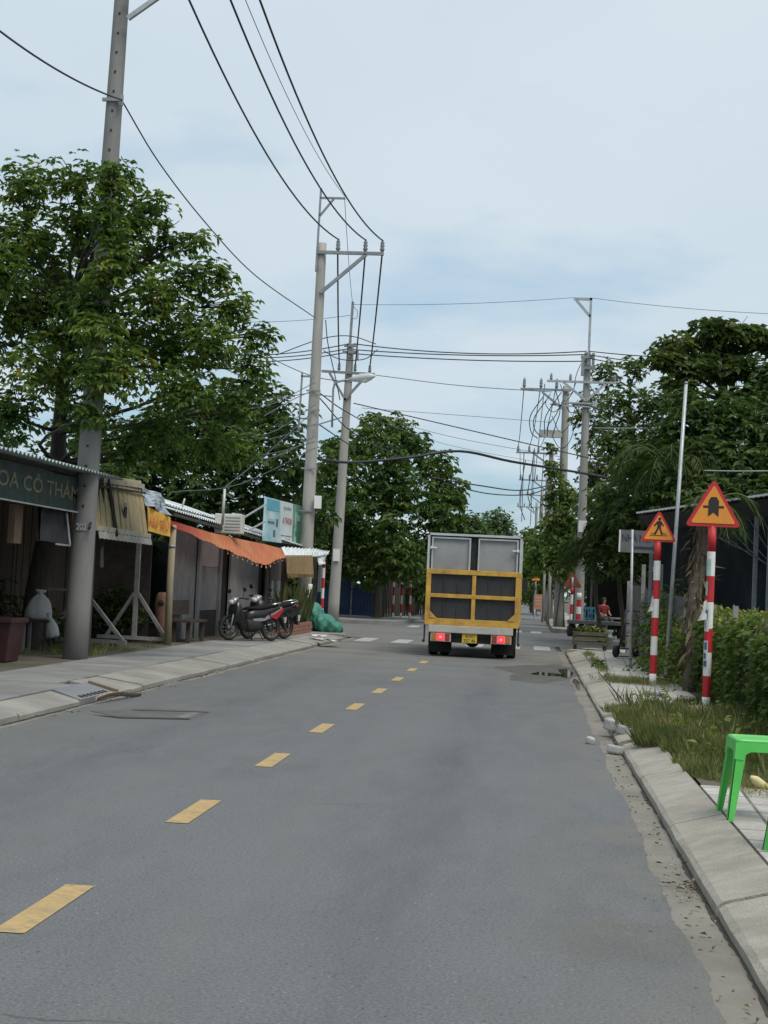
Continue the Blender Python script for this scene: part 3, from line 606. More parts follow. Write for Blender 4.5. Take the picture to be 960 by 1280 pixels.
mb.f = [(i*k+j, i*k+(j+1)%k, (i+1)*k+(j+1)%k, (i+1)*k+j) for i in range(len(rings)-1) for j in range(k)] + [tuple((len(rings)-1)*k+j for j in range(k))]; mb.m = [0]*len(mb.f); mb.sm = [False]*len(mb.f)
mb.build('seat', GRN, st, local=True)
ap = MB()   # skirt with arched openings on each side, flaring out
for q in range(4):
    R = Matrix.Rotation(q*math.pi/2, 3, 'Z'); arch = [(-.165, .456), (-.165, .36)] + [(-.118+.045*math.cos(math.radians(180-a)) + .045, .355+.05*math.sin(math.radians(a))) for a in (0, 25, 50, 75, 90)]
    arch = arch + [(-x, z) for x, z in reversed(arch)]
    f = [R @ Vector((x*(1+.12*(.456-z)/.456*1.6), -.165-(.456-z)*.085, z)) for x, z in arch]; b_ = [v - R @ Vector((0, -.007, 0)) for v in f]; kk = len(f)
    ap.add(f+b_, [tuple(range(kk)), tuple(reversed(range(kk, 2*kk)))] + [(i, kk+i, kk+(i+1)%kk, (i+1)%kk) for i in range(kk)])
ap.build('skirt', GRN, st, local=True)
for sx_ in (-1, 1):
    for sy_ in (-1, 1):
        lg = MB()
        for (ax, ay) in ((1, 0), (0, 1)):     # two thin faces meeting at the corner
            top = .058; bot = .036
            c_t = Vector((sx_*.165, sy_*.165, .40)); c_b = Vector((sx_*.205, sy_*.203, 0)); d = Vector((-sx_*ax, -sy_*ay, 0)); n_ = Vector((-sx_*ay, -sy_*ax, 0))*.006
            a, b_, c_, e_ = c_b, c_b+d*bot, c_t+d*top, c_t
            lg.add([a, b_, c_, e_, a+n_, b_+n_, c_+n_, e_+n_], [(0,1,2,3),(7,6,5,4),(0,4,5,1),(1,5,6,2),(2,6,7,3),(3,7,4,0)])
        lg.build('leg', GRN, st, local=True)

st.scale = (1.13, 1.16, 1.06)
c2 = gr(953, 1063, .145); dup(st, (c2.x+.33, c2.y+.0, .145), (0, 0, math.radians(43)), 'bright green plastic stool nearer the camera, only its slanting corner leg in view')
for o in (st,): o['group'] = 'green plastic stools'
# ------------------------------------------------------------------ utility poles
def concrete_pole(label, base, top, r0, r1, m=POLE, group='concrete utility poles', name='utility_pole'):
    base, top = Vector(base), Vector(top); r = thing(name, label, 'utility pole', base, group=group)
    mb = MB(); k = 14; mb.tube([base.lerp(top, i/k) - (Vector((0,0,.2)) if i == 0 else Vector((0,0,0))) for i in range(k+1)], [r0+(r1-r0)*i/k for i in range(k+1)], 18)
    mb.build('shaft', m, r); return r
def steel(name, parent, segs, w_=.08, m=GREYM, h=None):
    mb = MB()
    for a, b_ in segs: mb.bar(a, b_, w_, h)
    return mb.build(name, m, parent)
def insul(parent, p, h=.32, r=.07, m=PORC, up=1):
    mb = MB(); mb.lathe(p, [(.02, 0), (r*.7, h*.1), (r, h*.25), (r*.6, h*.35), (r*.95, h*.5), (r*.6, h*.6), (r*.85, h*.75), (r*.5, h*.85), (r*.4, h), (.01, h)], 10); return mb.build('insulator', m, parent)
pA = concrete_pole('thick concrete pole rising through the tree by the plant stall', (-4.88, 23.3, .1), (-4.70, 23.3, 12.1), .195, .102, P('near_pole_concrete', (.20, .195, .185), .85, .24, .8, (.085, .085, .085), .6, .4, 45, sx=(3,3,.4)))  # concrete colour darkened all over to hold the shade of tree and stalls
for z in [2.2+.31*i for i in range(30)]:
    x = -4.88+.18*z/12; rr = .198-.096*(z-.1)/12
    MB().box((x+.012, 23.3-rr+.001, z), (.03, .014, .035)).build('step_hole', DARK, pA)
stn = wrap(pA, .186, 2.02, 2.18, 252, 300, P('pole_number_grey', (.16, .16, .18), .8, .3, 20, bump=0), 'painted_number', 8); stn.location = (.03, 0, 0)
text('lettering', '202', stn, P('pole_number_white', (.42, .42, .44), .8, .2, 20, bump=0), (-4.88+.03-.09+.02, 23.3-.19, .1+2.04), (1,0,0), (0,0,1), .16, .1)
steel('clamp', pA, [((-4.9, 23.16, 8.88), (-4.6, 23.16, 8.88)), ((-4.59, 23.14, 8.78), (-4.59, 23.14, 8.95))], .05)
armA = steel('crossarm', pA, [((-4.75, 23.1, 11.05), (-2.7, 23.1, 11.05)), ((-4.55, 23.1, 10.15), (-3.4, 23.1, 11.0)), ((-4.6, 23.1, 10.5), (-4.1, 23.1, 11.0))], .07, GALV)
INSA = [(-4.05, 23.1, 11.09), (-3.35, 23.1, 11.09), (-2.85, 23.1, 11.09)]
for p in INSA: insul(armA, p)
# pole with the long bracket above the billboard
pB = concrete_pole('concrete pole beside the roof billboard, carrying a triangular bracket and a street lamp', (-4.27, 43.0, .1), (-4.24, 43.0, 11.15), .205, .125)
steel('top_extension', pB, [((-4.36, 42.85, 10.3), (-4.33, 42.85, 12.7)), ((-4.33, 42.85, 12.42), (-3.62, 42.85, 12.42)), ((-4.33, 42.85, 11.9), (-3.95, 42.85, 12.40))], .055)
armB = steel('crossarm', pB, [((-4.35, 42.85, 10.86), (-2.45, 42.85, 10.86)), ((-4.2, 42.85, 9.7), (-2.95, 42.85, 10.83))], .09)
INSB = [(-3.76, 42.85, 10.9), (-2.98, 42.85, 10.9), (-2.5, 42.85, 10.9)]
for p in INSB: insul(armB, p, .36, .075)
steel('clamp', pB, [((-4.46, 42.8, 6.9), (-4.05, 42.8, 6.9)), ((-4.46, 42.8, 6.35), (-4.05, 42.8, 6.35)), ((-4.5, 42.8, 4.7), (-4.03, 42.8, 4.7)), ((-4.5, 42.8, 3.5), (-4.05, 42.8, 3.5))], .04, GREYM)
steel('cable_rack', pB, [((-4.62, 42.8, 5.8), (-4.60, 42.8, 7.4)), ((-4.62, 42.8, 7.3), (-4.3, 42.8, 7.3)), ((-4.62, 42.8, 6.1), (-4.3, 42.8, 6.1))], .05, GREYM)
tag(MB().box((-3.97, 42.78, 3.75), (.19, .16, .36)).build('meter_box', WPT, pB, bevel=.01))
def lampP(a, b_, head_dir):
    pass
l0 = at(415, 534, 42.7); l1 = at(416.5, 487, 42.7); l3 = at(440, 474, 42.7); l4 = at(468, 470, 42.5)
arm = MB(); arm.tube([l0, l0.lerp(l1, .5), l1, at(418, 480, 42.7), at(423, 477, 42.7), at(430, 475.5, 42.7), l3], .03, 8); arm.bar((-4.2, 42.75, l0.z+.02), at(436, 519, 42.7), .035); arm.bar((-4.2, 42.75, l1.z-.15), at(417, 496, 42.7), .03)
arm.build('lamp_arm', GREYM, pB)
hd = MB(); d = (l4-l3); hd.tube([l3-d*.1, l3+d*.1, l3+d*.4, l3+d*.8, l3+d*1.05], [.04, .085, .12, .10, .03], 12); lh = hd.build('lamp_head', P('lamp_grey', (.50, .52, .52), .4, .08, 4, bump=0), pB)
hd2 = MB(); hd2.tube([l3+d*.3-Vector((0,0,.06)), l3+d*.6-Vector((0,0,.075)), l3+d*.9-Vector((0,0,.05))], [.06, .085, .04], 10); hd2.build('lamp_glass', P('lamp_glass', (.65, .66, .62), .2, .05, 4, bump=0), lh)
# pole behind with three slack conductors landing on a low crossarm
pC = concrete_pole('concrete pole at the far corner rising out of the round tree', (-5.15, 56.6, .1), (-4.98, 56.6, 10.45), .21, .13)
steel('top_extension', pC, [((-5.0, 56.45, 9.9), (-4.96, 56.45, 12.0))], .09)
armC = steel('crossarm', pC, [((-6.0, 56.4, 9.36), (-4.0, 56.4, 9.3)), ((-5.1, 56.4, 8.3), (-4.3, 56.4, 9.26)), ((-5.05, 56.4, 8.3), (-5.7, 56.4, 9.3))], .09)
INSC = [(-5.35, 56.4, 9.4), (-4.75, 56.4, 9.38), (-4.2, 56.4, 9.36)]
for p in INSC: insul(armC, p, .3, .07)
steel('clamp', pC, [((-5.25, 56.4, 10.1), (-4.7, 56.4, 10.1)), ((-5.2, 56.4, 10.35), (-4.75, 56.4, 10.35)), ((-4.68, 56.35, 9.8), (-4.7, 56.35, 10.2))], .1, GREYM)
MB().box((-5.1, 56.35, 2.55), (.25, .02, .45)).build('notice', PAPER, pC)
# right hand poles
pD = concrete_pole('grey concrete pole with pale crossarms and a tall steel top, standing over a striped post', (3.86, 56.6, .1), (3.80, 56.6, 10.4), .175, .125, POLED)
steel('top_extension', pD, [((3.83, 56.45, 9.9), (3.83, 56.45, 12.4)), ((3.88, 56.45, 12.35), (3.2, 56.45, 12.35)), ((3.83, 56.45, 11.7), (3.3, 56.45, 12.3))], .09, GALV)
armD = steel('crossarm', pD, [((2.35, 56.4, 9.28), (4.9, 56.4, 9.28)), ((2.95, 56.4, 9.25), (3.8, 56.4, 8.6)), ((4.5, 56.4, 9.25), (3.8, 56.4, 8.6))], .08, GALV)
armD2 = steel('crossarm', pD, [((3.0, 56.4, 8.5), (4.75, 56.4, 8.5)), ((3.0, 56.4, 8.38), (4.75, 56.4, 8.38))], .055, GALV)
for x in (4.15, 4.4, 4.68): insul(armD2, (x, 56.4, 8.2), .5, .07, GALV)
for x in (2.5, 3.2, 4.8): insul(armD, (x, 56.4, 9.32), .25, .06)
steel('clamp', pD, [((3.55, 56.38, 10.2), (4.05, 56.38, 10.2)), ((3.6, 56.38, 9.8), (4.1, 56.38, 9.8)), ((4.0, 56.36, 9.7), (4.0, 56.36, 10.35)), ((3.62, 56.36, 9.5), (3.62, 56.36, 10.2))], .1, GREYM)
MB().box((3.86, 56.38, 4.0), (.3, .02, .42)).build('notice', PAPER, pD)
pE = concrete_pole('concrete pole wrapped in climbing plants behind the steel-topped pole', (3.28, 64.5, .1), (3.2, 64.5, 10.2), .22, .14, POLED)
armE = steel('crossarm', pE, [((1.3, 64.3, 10.0), (3.4, 64.3, 10.0)), ((2.2, 64.3, 9.9), (3.1, 64.3, 9.2))], .09, GREYM)
INSE = [(1.45, 64.3, 10.05), (2.15, 64.3, 10.05), (2.8, 64.3, 10.05)]
for p in INSE: insul(armE, p, .42, .08)
pf = at(677, 547, 66); MB().box((pf.x+.35, 64.3, pf.z), (.95, .25, .3)).build('switch_box', P('switch_cream', (.45, .44, .40), .5, .2, 4, (.1, .1, .1), .4), pE)
steel('box_bracket', pE, [((pf.x-.1, 64.4, pf.z-.05), (3.25, 64.4, pf.z-.05)), ((pf.x+.3, 64.4, pf.z+1.25), (3.25, 64.4, pf.z+1.2))], .06, GREYM)
far = []
for i, (px, py0, top, Y, lab) in enumerate(((688.5, 757, 556, 84, 'distant concrete pole in the row with a short crossarm, first behind the climbing plants'), (683.5, 757, 592, 104, 'distant concrete pole in the row, second behind the climbing plants'),
                                            (677, 757, 612, 126, 'distant concrete pole in the row, thin and third behind the climbing plants'), (670, 757, 628, 150, 'most distant thin pole of the row beside the orange notice board'))):
    b_, t_ = at(px-2.5, 740, Y), at(px+1, top, Y); p = concrete_pole(lab, (b_.x, Y, .1), (t_.x, Y, t_.z), .19, .12, POLED)
    a_ = steel('crossarm', p, [((t_.x-1.9, Y-.2, t_.z-.5), (t_.x+.3, Y-.2, t_.z-.5)), ((t_.x-1.0, Y-.2, t_.z-.5), (t_.x, Y-.2, t_.z-1.2))], .09, GREYM)
    for dx_ in (-1.8, -1.2, -.7): insul(a_, (t_.x+dx_, Y-.2, t_.z-.46), .35, .08)
    far.append((t_.x, Y, t_.z))
# slim bare steel mast beside the pedestrian sign
tpole = thing('steel_mast', 'slim bare pale steel mast leaning behind the pedestrian sign', 'mast', (4.46, 27, .1))
MB().tube([(4.46, 27, .05), (4.62, 27, 5.25)], [.036, .030], 10).build('shaft', GALV, tpole); MB().lathe((4.62, 27, 5.25), [(.033, 0), (.033, .03), (.01, .05)], 10).build('cap', GREYM, tpole)
# ------------------------------------------------------------------ cables
def cable(label, a, b_, sag, r=.014, m=WIRE, group='overhead cables', n=22, mid=None):
    a, b_ = Vector(a), Vector(b_); pts = []
    for i in range(n+1):
        t = i/n; p = a.lerp(b_, t); p.z -= 4*sag*t*(1-t); pts.append(p)
    mb = MB(); mb.tube(pts, r, 6); return tag(mb.build('overhead_cable', m), label, 'cable', group)
def curve_cable(label, pts, r=.014, m=WIRE, group='overhead cables'):
    P_ = [Vector(p) for p in pts]; P_ = [2*P_[0]-P_[1]] + P_ + [2*P_[-1]-P_[-2]]; out = []
    for i in range(1, len(P_)-2):
        for j in range(6):
            t = j/6; a, b_, c_, d_ = P_[i-1:i+3]; out.append(.5*((2*b_)+(c_-a)*t+(2*a-5*b_+4*c_-d_)*t*t+(3*b_-a-3*c_+d_)*t**3))
    out.append(P_[-2]); mb = MB(); mb.tube(out, r, 6); return tag(mb.build('overhead_cable', m), label, 'cable', group)
nm = ('outer thick black conductor coming down to the bracket above the billboard, nearest the pole', 'thick black conductor landing on the middle insulator of the long bracket', 'thick black conductor landing on the tip insulator of the long bracket')
for k, (l, s_) in enumerate(zip(nm, (.75, .75, .75))):
    a = Vector(INSA[k]) + Vector((0,0,.30)); b_ = Vector(INSB[k]) + Vector((0,0,.34)); cable(l, a, b_, s_, .021)
cable('thin grey earth wire running down to the top arm of the pole beside the billboard', (-3.55, 23.1, 12.4), (-3.64, 42.85, 12.48), .5, .009, WIREG)
ln = ('slack black lead dropping from the bracket insulator nearest the pole to the low crossarm', 'slack black lead dropping from the middle bracket insulator to the low crossarm', 'slack black lead dropping from the bracket tip insulator to the low crossarm')
for k in range(3): cable(ln[k], Vector(INSB[k])-Vector((0,0,.1)), Vector(INSC[k])+Vector((0,0,.25)), .25, .024)
cable('thin grey wire from the top arm to the extension of the far corner pole', (-3.64, 42.85, 12.4), (-4.97, 56.45, 11.95), .2, .009, WIREG)
cl = Vector((-4.58, 23.1, 8.86)); cable('single black cable reaching the thick near pole from outside the picture on the left', at(-60, -10, 17), cl, .15, .014)
curve_cable('single black cable sloping down over the sky from the near pole to the billboard pole', [cl, at(200, 205, 26), at(260, 282, 30), at(320, 345, 35), at(392, 396, 42.9)], .013)
# across the street
for k, (l, za, zb, sg) in enumerate((('uppermost black cable across the street between the corner poles', 10.42, 10.42, .22), ('second of the black cables across the street between the corner poles', 10.2, 10.3, .12), ('third of the black cables across the street between the corner poles', 10.05, 10.05, .10))):
    cable(l, (-4.85, 56.4, za), (3.75, 56.4, zb), sg, .021)
for k, (l, y0, y1) in enumerate((('uppermost black cable running from the steel-topped pole into the tall layered tree', 432, 446), ('middle black cable running from the steel-topped pole into the tall layered tree', 434, 466), ('lowest black cable running from the steel-topped pole into the tall layered tree', 442, 478))):
    cable(l, (3.85, 56.4, 10.42-.13*k), at(1010, y1, 48), .15, .02)
cable('thin high grey wire across the street between the tops of the corner poles', (-4.96, 56.45, 11.9), (3.25, 56.45, 12.4), .10, .01, WIREG); cable('thin high grey wire from the steel-topped pole towards the edge of the sky', (3.85, 56.45, 12.4), at(1010, 394, 52), .1, .01, WIREG)
cable('thin high grey wire reaching the far corner pole from the left', at(290, 402, 60), (-4.97, 56.45, 11.5), .1, .01, WIREG)
for k, (l, y, yb) in enumerate((('uppermost black cable from the left trees to the far corner pole', 438, 430), ('second black cable from the left trees to the far corner pole', 441, 436), ('third black cable from the left trees to the far corner pole', 446, 440))):
    cable(l, at(300, y+6, 62), at(435, yb, 56.3), .12, .02)
curve_cable('looped black jumper round the head of the far corner pole', [at(345, 444, 56.2), at(400, 424, 56.2), at(437, 420, 56.2), at(470, 430, 56.2)], .018); curve_cable('drooping black jumper under the head of the far corner pole', [at(404, 438, 56.2), at(425, 449, 56.2), at(455, 449, 56.2), at(472, 437, 56.2)], .018)
curve_cable('small grey loop hanging at the top of the far corner pole', [at(441, 382, 56.3), at(447, 390, 56.3), at(445, 398, 56.3), at(439, 398, 56.3)], .012, WIREG)
curve_cable('black lead slanting down the billboard pole from a stub', [at(407, 400, 42.8), at(410, 430, 42.8), at(420, 475, 42.8), at(425, 500, 42.8)], .014)
tele = [((442, 504), (575, 535), (760, 578), 54, .020, WIRE, 'black telephone cable sloping across the street above the thick bundle'), ((470, 469), (575, 482), (690, 490), 62, .014, WIRE, 'black cable from the low crossarm tip to the transformer arm'),
        ((452, 510), (560, 518), (690, 528), 58, .010, WIREG, 'thin grey wire crossing the sky just above the black telephone cable'), ((455, 515), (560, 545), (700, 571), 57, .010, WIREG, 'thin grey wire crossing the sky below the black telephone cable'),
        ((470, 525), (560, 556), (690, 581), 60, .009, WIREG, 'thin pale wire crossing above the round tree towards the row of poles'), ((330, 444), (390, 470), (440, 478), 50, .014, WIRE, 'black cable passing behind the billboard pole towards the street lamp')]
for p0, p1, p2, Y, r, m, l in tele: curve_cable(l, [at(*p0, Y), at(*p1, Y), at(*p2, Y)], r, m)
curve_cable('thick black cable bundle swagged across the street over the truck', [at(398, 574, 43), at(440, 578, 44), at(510, 572, 45), at(575, 564, 46), at(640, 577, 48), at(720, 590, 52), at(775, 600, 56)], .042)
curve_cable('twin partner of the thick bundle swagged below it over the truck', [at(540, 597, 52), at(600, 607, 54), at(650, 613, 58), at(690, 606, 63)], .024); curve_cable('lowest black cable dipping over the truck towards the row of poles', [at(555, 604, 54), at(610, 617, 56), at(660, 618, 60), at(692, 607, 64)], .022)
cable('pale wire crossing in front of the tall trees at mid height', at(742, 535, 48), at(1010, 533, 40), .02, .014, P('pale_wire', (.42, .44, .45), .5, .05, 3, bump=0)); cable('pale wire crossing above the netted shed roof', at(880, 588, 30), at(1010, 587, 28), .02, .012, MATS['pale_wire'])
cable('dark stay wire slanting through the tall trees', at(820, 520, 44), at(1000, 600, 40), .05, .014)
# leads on the transformer pole
tl = 'black lead looping from the high insulators to the switch box'
for a, b_, c_, d_ in (((679, 496), (663, 520), (664, 540), (672, 548)), ((683, 500), (668, 522), (668, 536), (676, 546)), ((702, 490), (688, 510), (681, 525), (681, 543)), ((704, 500), (694, 520), (686, 530), (684, 545)), ((694, 486), (700, 512), (695, 530), (690, 547))):
    curve_cable(tl, [at(*q, 64) for q in (a, b_, c_, d_)], .022, WIRE, 'leads of the switch box')
for x0, x1, y0, y1 in ((655, 652, 566, 652), (667, 663, 564, 656), (680, 674, 566, 650), (681, 668, 480, 600)):
    cable('black lead hanging down between the distant poles', at(x0, y0, 82), at(x1, y1, 104), .1, .022, WIRE, 'leads between the distant poles')
for k in range(3):
    a, b_ = far[k], far[k+1]
    for j, dx_ in enumerate((-1.7, -.9, 0)): cable('thin conductor strung along the row of distant poles', (a[0]+dx_, a[1], a[2]-.3), (b_[0]+dx_, b_[1], b_[2]-.3), .8, .016, WIREG, 'conductors along the distant poles')
for j in range(3): cable('conductor strung from the switch pole to the first distant pole', Vector(INSE[j])+Vector((0,0,.3)), (far[0][0]-1.8+.6*j, far[0][1], far[0][2]-.1), .5, .018, WIRE, 'conductors from the switch pole')
# tangle of cables in front of the trees behind the shops
tang = [((240, 512), (330, 508), (394, 478)), ((250, 548), (335, 542), (394, 506)), ((290, 540), (340, 548), (394, 530)), ((255, 560), (330, 568), (394, 552)), ((255, 572), (340, 572), (394, 545)), ((300, 500), (350, 497), (394, 490)), ((280, 610), (330, 570), (394, 512)), ((330, 520), (365, 500), (392, 488)), ((215, 615), (300, 605), (394, 560))]
TGW = P('cable_dull', (.075, .08, .085), .6, .1, 3, bump=0)
for q in tang: curve_cable('sagging grey cable strung from the shop roofs to the billboard pole', [at(q[0][0], q[0][1], 33), at(q[1][0], q[1][1], 38), at(q[2][0], q[2][1], 42.7)], .011, TGW, 'cables sagging behind the shops')
for q in (((398, 490), (425, 510), (460, 530)), ((400, 498), (440, 540), (500, 572)), ((398, 530), (420, 545), (450, 565))): curve_cable('black cable leaving the billboard pole into the round tree', [at(*q[0], 43), at(*q[1], 48), at(*q[2], 58)], .018, WIRE, 'cables entering the round tree')

for k, q in enumerate((((688, 492), (682, 505), (692, 515), (704, 505)), ((705, 500), (712, 515), (722, 512), (730, 498)), ((700, 480), (706, 492), (714, 492), (720, 478)), ((690, 520), (700, 540), (712, 530), (722, 500)), ((726, 455), (720, 470), (716, 490), (705, 505)), ((733, 470), (742, 490), (752, 492), (760, 480)), ((668, 560), (664, 590), (660, 620), (668, 640)), ((657, 575), (652, 605), (650, 630), (656, 650)), ((690, 545), (700, 560), (712, 552), (722, 520)))):
    curve_cable('black jumper wire looping between the arms of the right hand poles', [at(*p, 60) for p in q], .016, WIRE, 'jumper wires of the right hand poles')
# ------------------------------------------------------------------ left side: stalls and shops
def Yat(px, X): return atx(px, 720, X).y
GREEN_B = P('board_green', (.009, .026, .020), .6, .2, 3, (.04, .06, .045), .4, .05); CREAM_L = P('letter_cream', (.17, .145, .075), .7, .3, 9, (.04, .04, .025), .85, bump=0)  # board and letter colours darkened for the shade of roof and tree canopy
CLOTH = P('black_cloth', (.018, .018, .022), .85, .3, 4)
stall = thing('plant_stall', 'dark open stall with a corrugated roof and a green name board in cream letters', 'market stall', (-6.8, 20, .142))
mb = MB().sheet((-4.62, 13, 2.98), (-4.62, 24.6, 3.04), (-9.2, 24.6, 3.45), (-9.2, 13, 3.4), waves=72, amp=.022, per=6, thick=.006); mb.build('roof', P('roof_teal_zinc', (.36, .43, .43), .5, .2, 3, (.15, .13, .11), .5, .1, metal=.15), stall)
mb = MB().bar((-5.0, 13, 2.94), (-5.0, 24.6, 3.0), .05); mb.bar((-9, 13, 3.3), (-9, 24.6, 3.35), .06)
for y in (14, 17, 20, 23, 24.5): mb.bar((-5.0, y, 2.95), (-9.1, y, 3.32), .05, .07)
mb.build('rafters', WOODD, stall)
for x, y in ((-5.05, 16.2), (-5.05, 24.5), (-9, 16), (-9, 24.5), (-5.2, 20.1)): MB().bar((x, y, .1), (x, y, 2.95 if x > -7 else 3.3), .09).build('post', WOODD if y > 21 or x < -7 else WOOD, stall)
mb = MB()
for i in range(30): y = 13.2+i*.38; mb.box((-9.2+random.uniform(-.02,.02), y, 1.55), (.03, .36, 2.8+random.uniform(-.2,.2)))
mb.build('back_wall', WOODD, stall)
za, zb = 2.42, 2.93
nb = MB().box((-4.96, 19.1, (za+zb)/2), (.04, 8.6, zb-za)).build('name_board', GREEN_B, stall)
MB().box((-4.93, 19.1, za-.012), (.05, 8.6, .02)).build('edge_strip', GALV, nb)
text('lettering', 'HOA CÔ THÁM', nb, CREAM_L, (-4.937, 19.15, 2.585), (0,1,0), (0,0,1), 4.05, .27)
hc = MB().sheet(atx(48, 632, -5.12), atx(82, 641, -5.12), atx(84, 682, -5.05), atx(47, 676, -5.05), thick=.05, nv=5, jit=.02); hc.build('rolled_curtain', CLOTH, stall); q0, q1 = atx(83, 641, -5.05), atx(87, 682, -5.0); MB().bar(q0, q1, .03).bar(q1, atx(70, 680, -5.0), .025).build('curtain_rail', GALV, stall)
MB().box(atx(19, 655, -5.25), (.1, .32, .55)).build('wooden_plaque', WOODB, stall)
# plank awning
pk = thing('plank_awning', 'tilted awning of tan weathered planks hung beyond the thick near pole', 'awning', (-4.9, 25.8, 2.2))
T0, T1, B1, B0 = atx(116, 592, -5.15), atx(177, 601, -5.15), atx(186, 672, -4.72), atx(120, 662, -4.72)
TAN = P('tan_plank', (.33, .255, .13), .8, .2, 4, (.16, .125, .075), .6, .4, 30, sx=(5,5,.5))
n = 11; mb = MB()
for i in range(n):
    u0, u1 = i/n+.006, (i+1)/n-.006; off = Vector((random.uniform(-.008,.008), 0, 0)); cut = random.uniform(.97, 1.0)
    a, b_ = T0.lerp(T1, u0)+off, T0.lerp(T1, u1)+off; d_, c_ = a.lerp(B0.lerp(B1, u0)+off, cut), b_.lerp(B0.lerp(B1, u1)+off, cut); t_ = Vector((-.025, 0, -.01))
    mb.add([a, b_, c_, d_, a+t_, b_+t_, c_+t_, d_+t_], [(0,3,2,1),(4,5,6,7),(0,1,5,4),(1,2,6,5),(2,3,7,6),(3,0,4,7)])
mb.build('plank_panel', TAN, pk)
o_ = Vector((.02, 0, 0)); mb = MB()
for t in (.10, .97): mb.bar(T0.lerp(B0, t)+o_, T1.lerp(B1, t)+o_, .05, .08)
mb.build('batten', P('pale_tan', (.40, .36, .27), .85, .2, 5, (.2, .17, .12), .5), pk)
mb = MB().bar(T0.lerp(B0, .22)+o_*2.2, T1.lerp(B1, .22)+o_*2.2, .035); mb.bar(T0.lerp(T1, .12)+o_*2.5, B0.lerp(B1, .05)+o_*4-Vector((0,0,.6)), .05); mb.bar(T0.lerp(T1, .22)+o_*2.5, B0.lerp(B1, .30)+o_*3-Vector((0,0,.05)), .05); mb.bar(T0.lerp(T1, .12)+o_*2.5, B0.lerp(B1, -.15)+o_*2, .035); mb.build('prop', CHAS, pk)
c_ = T0.lerp(T1, .55).lerp(B0.lerp(B1, .52), .66)+o_*1.3; MB().box(c_, (.015, .16, .26)).build('hatch', DARK, pk); MB().box(c_+Vector((.012,0,.17)), (.03, .2, .05)).build('hatch_lip', MATS['pale_tan'], pk)
mb = MB().sheet(B0+Vector((.03,0,-.02)), B1+Vector((.03,0,-.02)), B1+Vector((.06,0,-.13)), B0+Vector((.06,0,-.13)), waves=14, amp=.02); mb.build('scalloped_trim', P('trim_grey', (.34, .32, .28), .8, .25, 6, (.15, .13, .1), .6), pk)
PLKD = P('stall_plank', (.085, .06, .042), .9, .4, 4, (.10, .09, .075), .6, .4, 30, sx=(5,5,.5))  # plank brown darkened to paint in the shade around the stalls
ps = thing('plank_stall', 'closed stall of brown upright boards behind the plank awning', 'market stall', (-6.2, 27, .142))
mb = MB(); y = 24.7
while y < 29.6: w_ = random.uniform(.16, .26); mb.box((-7.0+random.uniform(-.015,.015), y+w_/2, 1.45), (.03, w_-.012, 2.5+random.uniform(-.08,.08))); y += w_
mb.build('plank_wall', PLKD, ps)
mb = MB().sheet((-5.1, 24.7, 3.1), (-5.1, 29.5, 2.82), (-9, 29.5, 3.2), (-9, 24.7, 3.4), waves=26, amp=.02, per=6); mb.build('roof', ZINCD, ps); mb = MB().box((-9, 27, 1.6), (.05, 5, 2.9)); mb.build('back_wall', WOODD, ps)
for y in (24.8, 29.5): MB().bar((-8.9, y, .1), (-8.9, y, 3.2), .1).build('post', WOODD, ps)
# yellow banner
YB = P('yellow_banner', (.62, .33, .03), .65, .12, 2, (.50, .24, .06), .5, .06); RT = P('letter_red', (.50, .09, .04), .7, .12, 5, bump=0)
yb = MB().sheet(atx(184, 633, -4.97), atx(213, 647, -4.97), atx(212, 671, -4.92), atx(185, 664, -4.92), nv=4, thick=.01, jit=.008).build('yellow_banner', YB); tag(yb, 'yellow banner with red letters hung between the plank awning and the wooden post', 'banner')
a0 = atx(187, 658, -4.90); a1 = atx(210, 665, -4.90); text('lettering', 'HỦ TÍU', yb, RT, a0, (a1-a0), (0,0,1), (a1-a0).length, .24)
wp = thing('wooden_post', 'pale wooden post holding up the corner of the yellow banner', 'post', (-4.95, 29.7, .142)); MB().tube([(-4.95, 29.7, .1), (-4.97, 29.7, 1.4), (-4.96, 29.7, 2.5)], [.075, .07, .065], 12).build('shaft', P('post_tan', (.30, .25, .16), .85, .25, 3, (.15, .13, .1), .5, .3, 30, sx=(4,4,.5)), wp); MB().tube([(-4.965, 29.7, 2.05), (-4.965, 29.7, 2.1)], .075, 12).build('wire_binding', GREYM, wp)
pst = MB().sheet(at(178, 607, 27.5), at(206, 622, 29), at(212, 645, 29.2), at(184, 632, 27.6), nv=6, thick=.006, jit=.05).build('plastic_sheet', P('clear_plastic', (.36, .41, .45), .25, .25, 6, (.12, .14, .15), .6, .3, 20)); tag(pst, 'crumpled bluish plastic sheet over the yellow banner', 'plastic sheet')
# A-frame trestles
def trestle(label, x0, x1, y, xp, h, rail=None):
    r = thing('wooden_trestle', label, 'trestle', ((x0+x1)/2, y, .142)); z = .24
    MB().box(((x0+x1)/2, y, z), (x1-x0, .10, .07)).build('sill', WOODG, r)
    MB().bar((xp, y, z), (xp, y, h), .085).build('post', WOODG, r)
    MB().bar((xp-.04, y, 1.12), (x0+.18, y, z+.02), .09, .06).build('brace', WOODG, r); MB().bar((xp+.04, y, 1.12), (x1-.06, y, z+.02), .09, .06).build('brace', WOODG, r)
    for x in (x0+.25, x1-.25): MB().box((x, y, .17), (.12, .14, .08)).build('foot_block', WOODD, r)
    if rail: MB().bar((x0, y, rail), (xp, y, rail), .05, .05).build('rail', WOODG, r)
trestle('grey A-frame trestle standing against the pale wooden post', -6.42, -4.98, 29.9, -5.68, 2.3)
trestle('grey A-frame trestle half hidden behind the thick near pole', -6.95, -5.25, 27.7, -6.1, 2.3, 1.15)
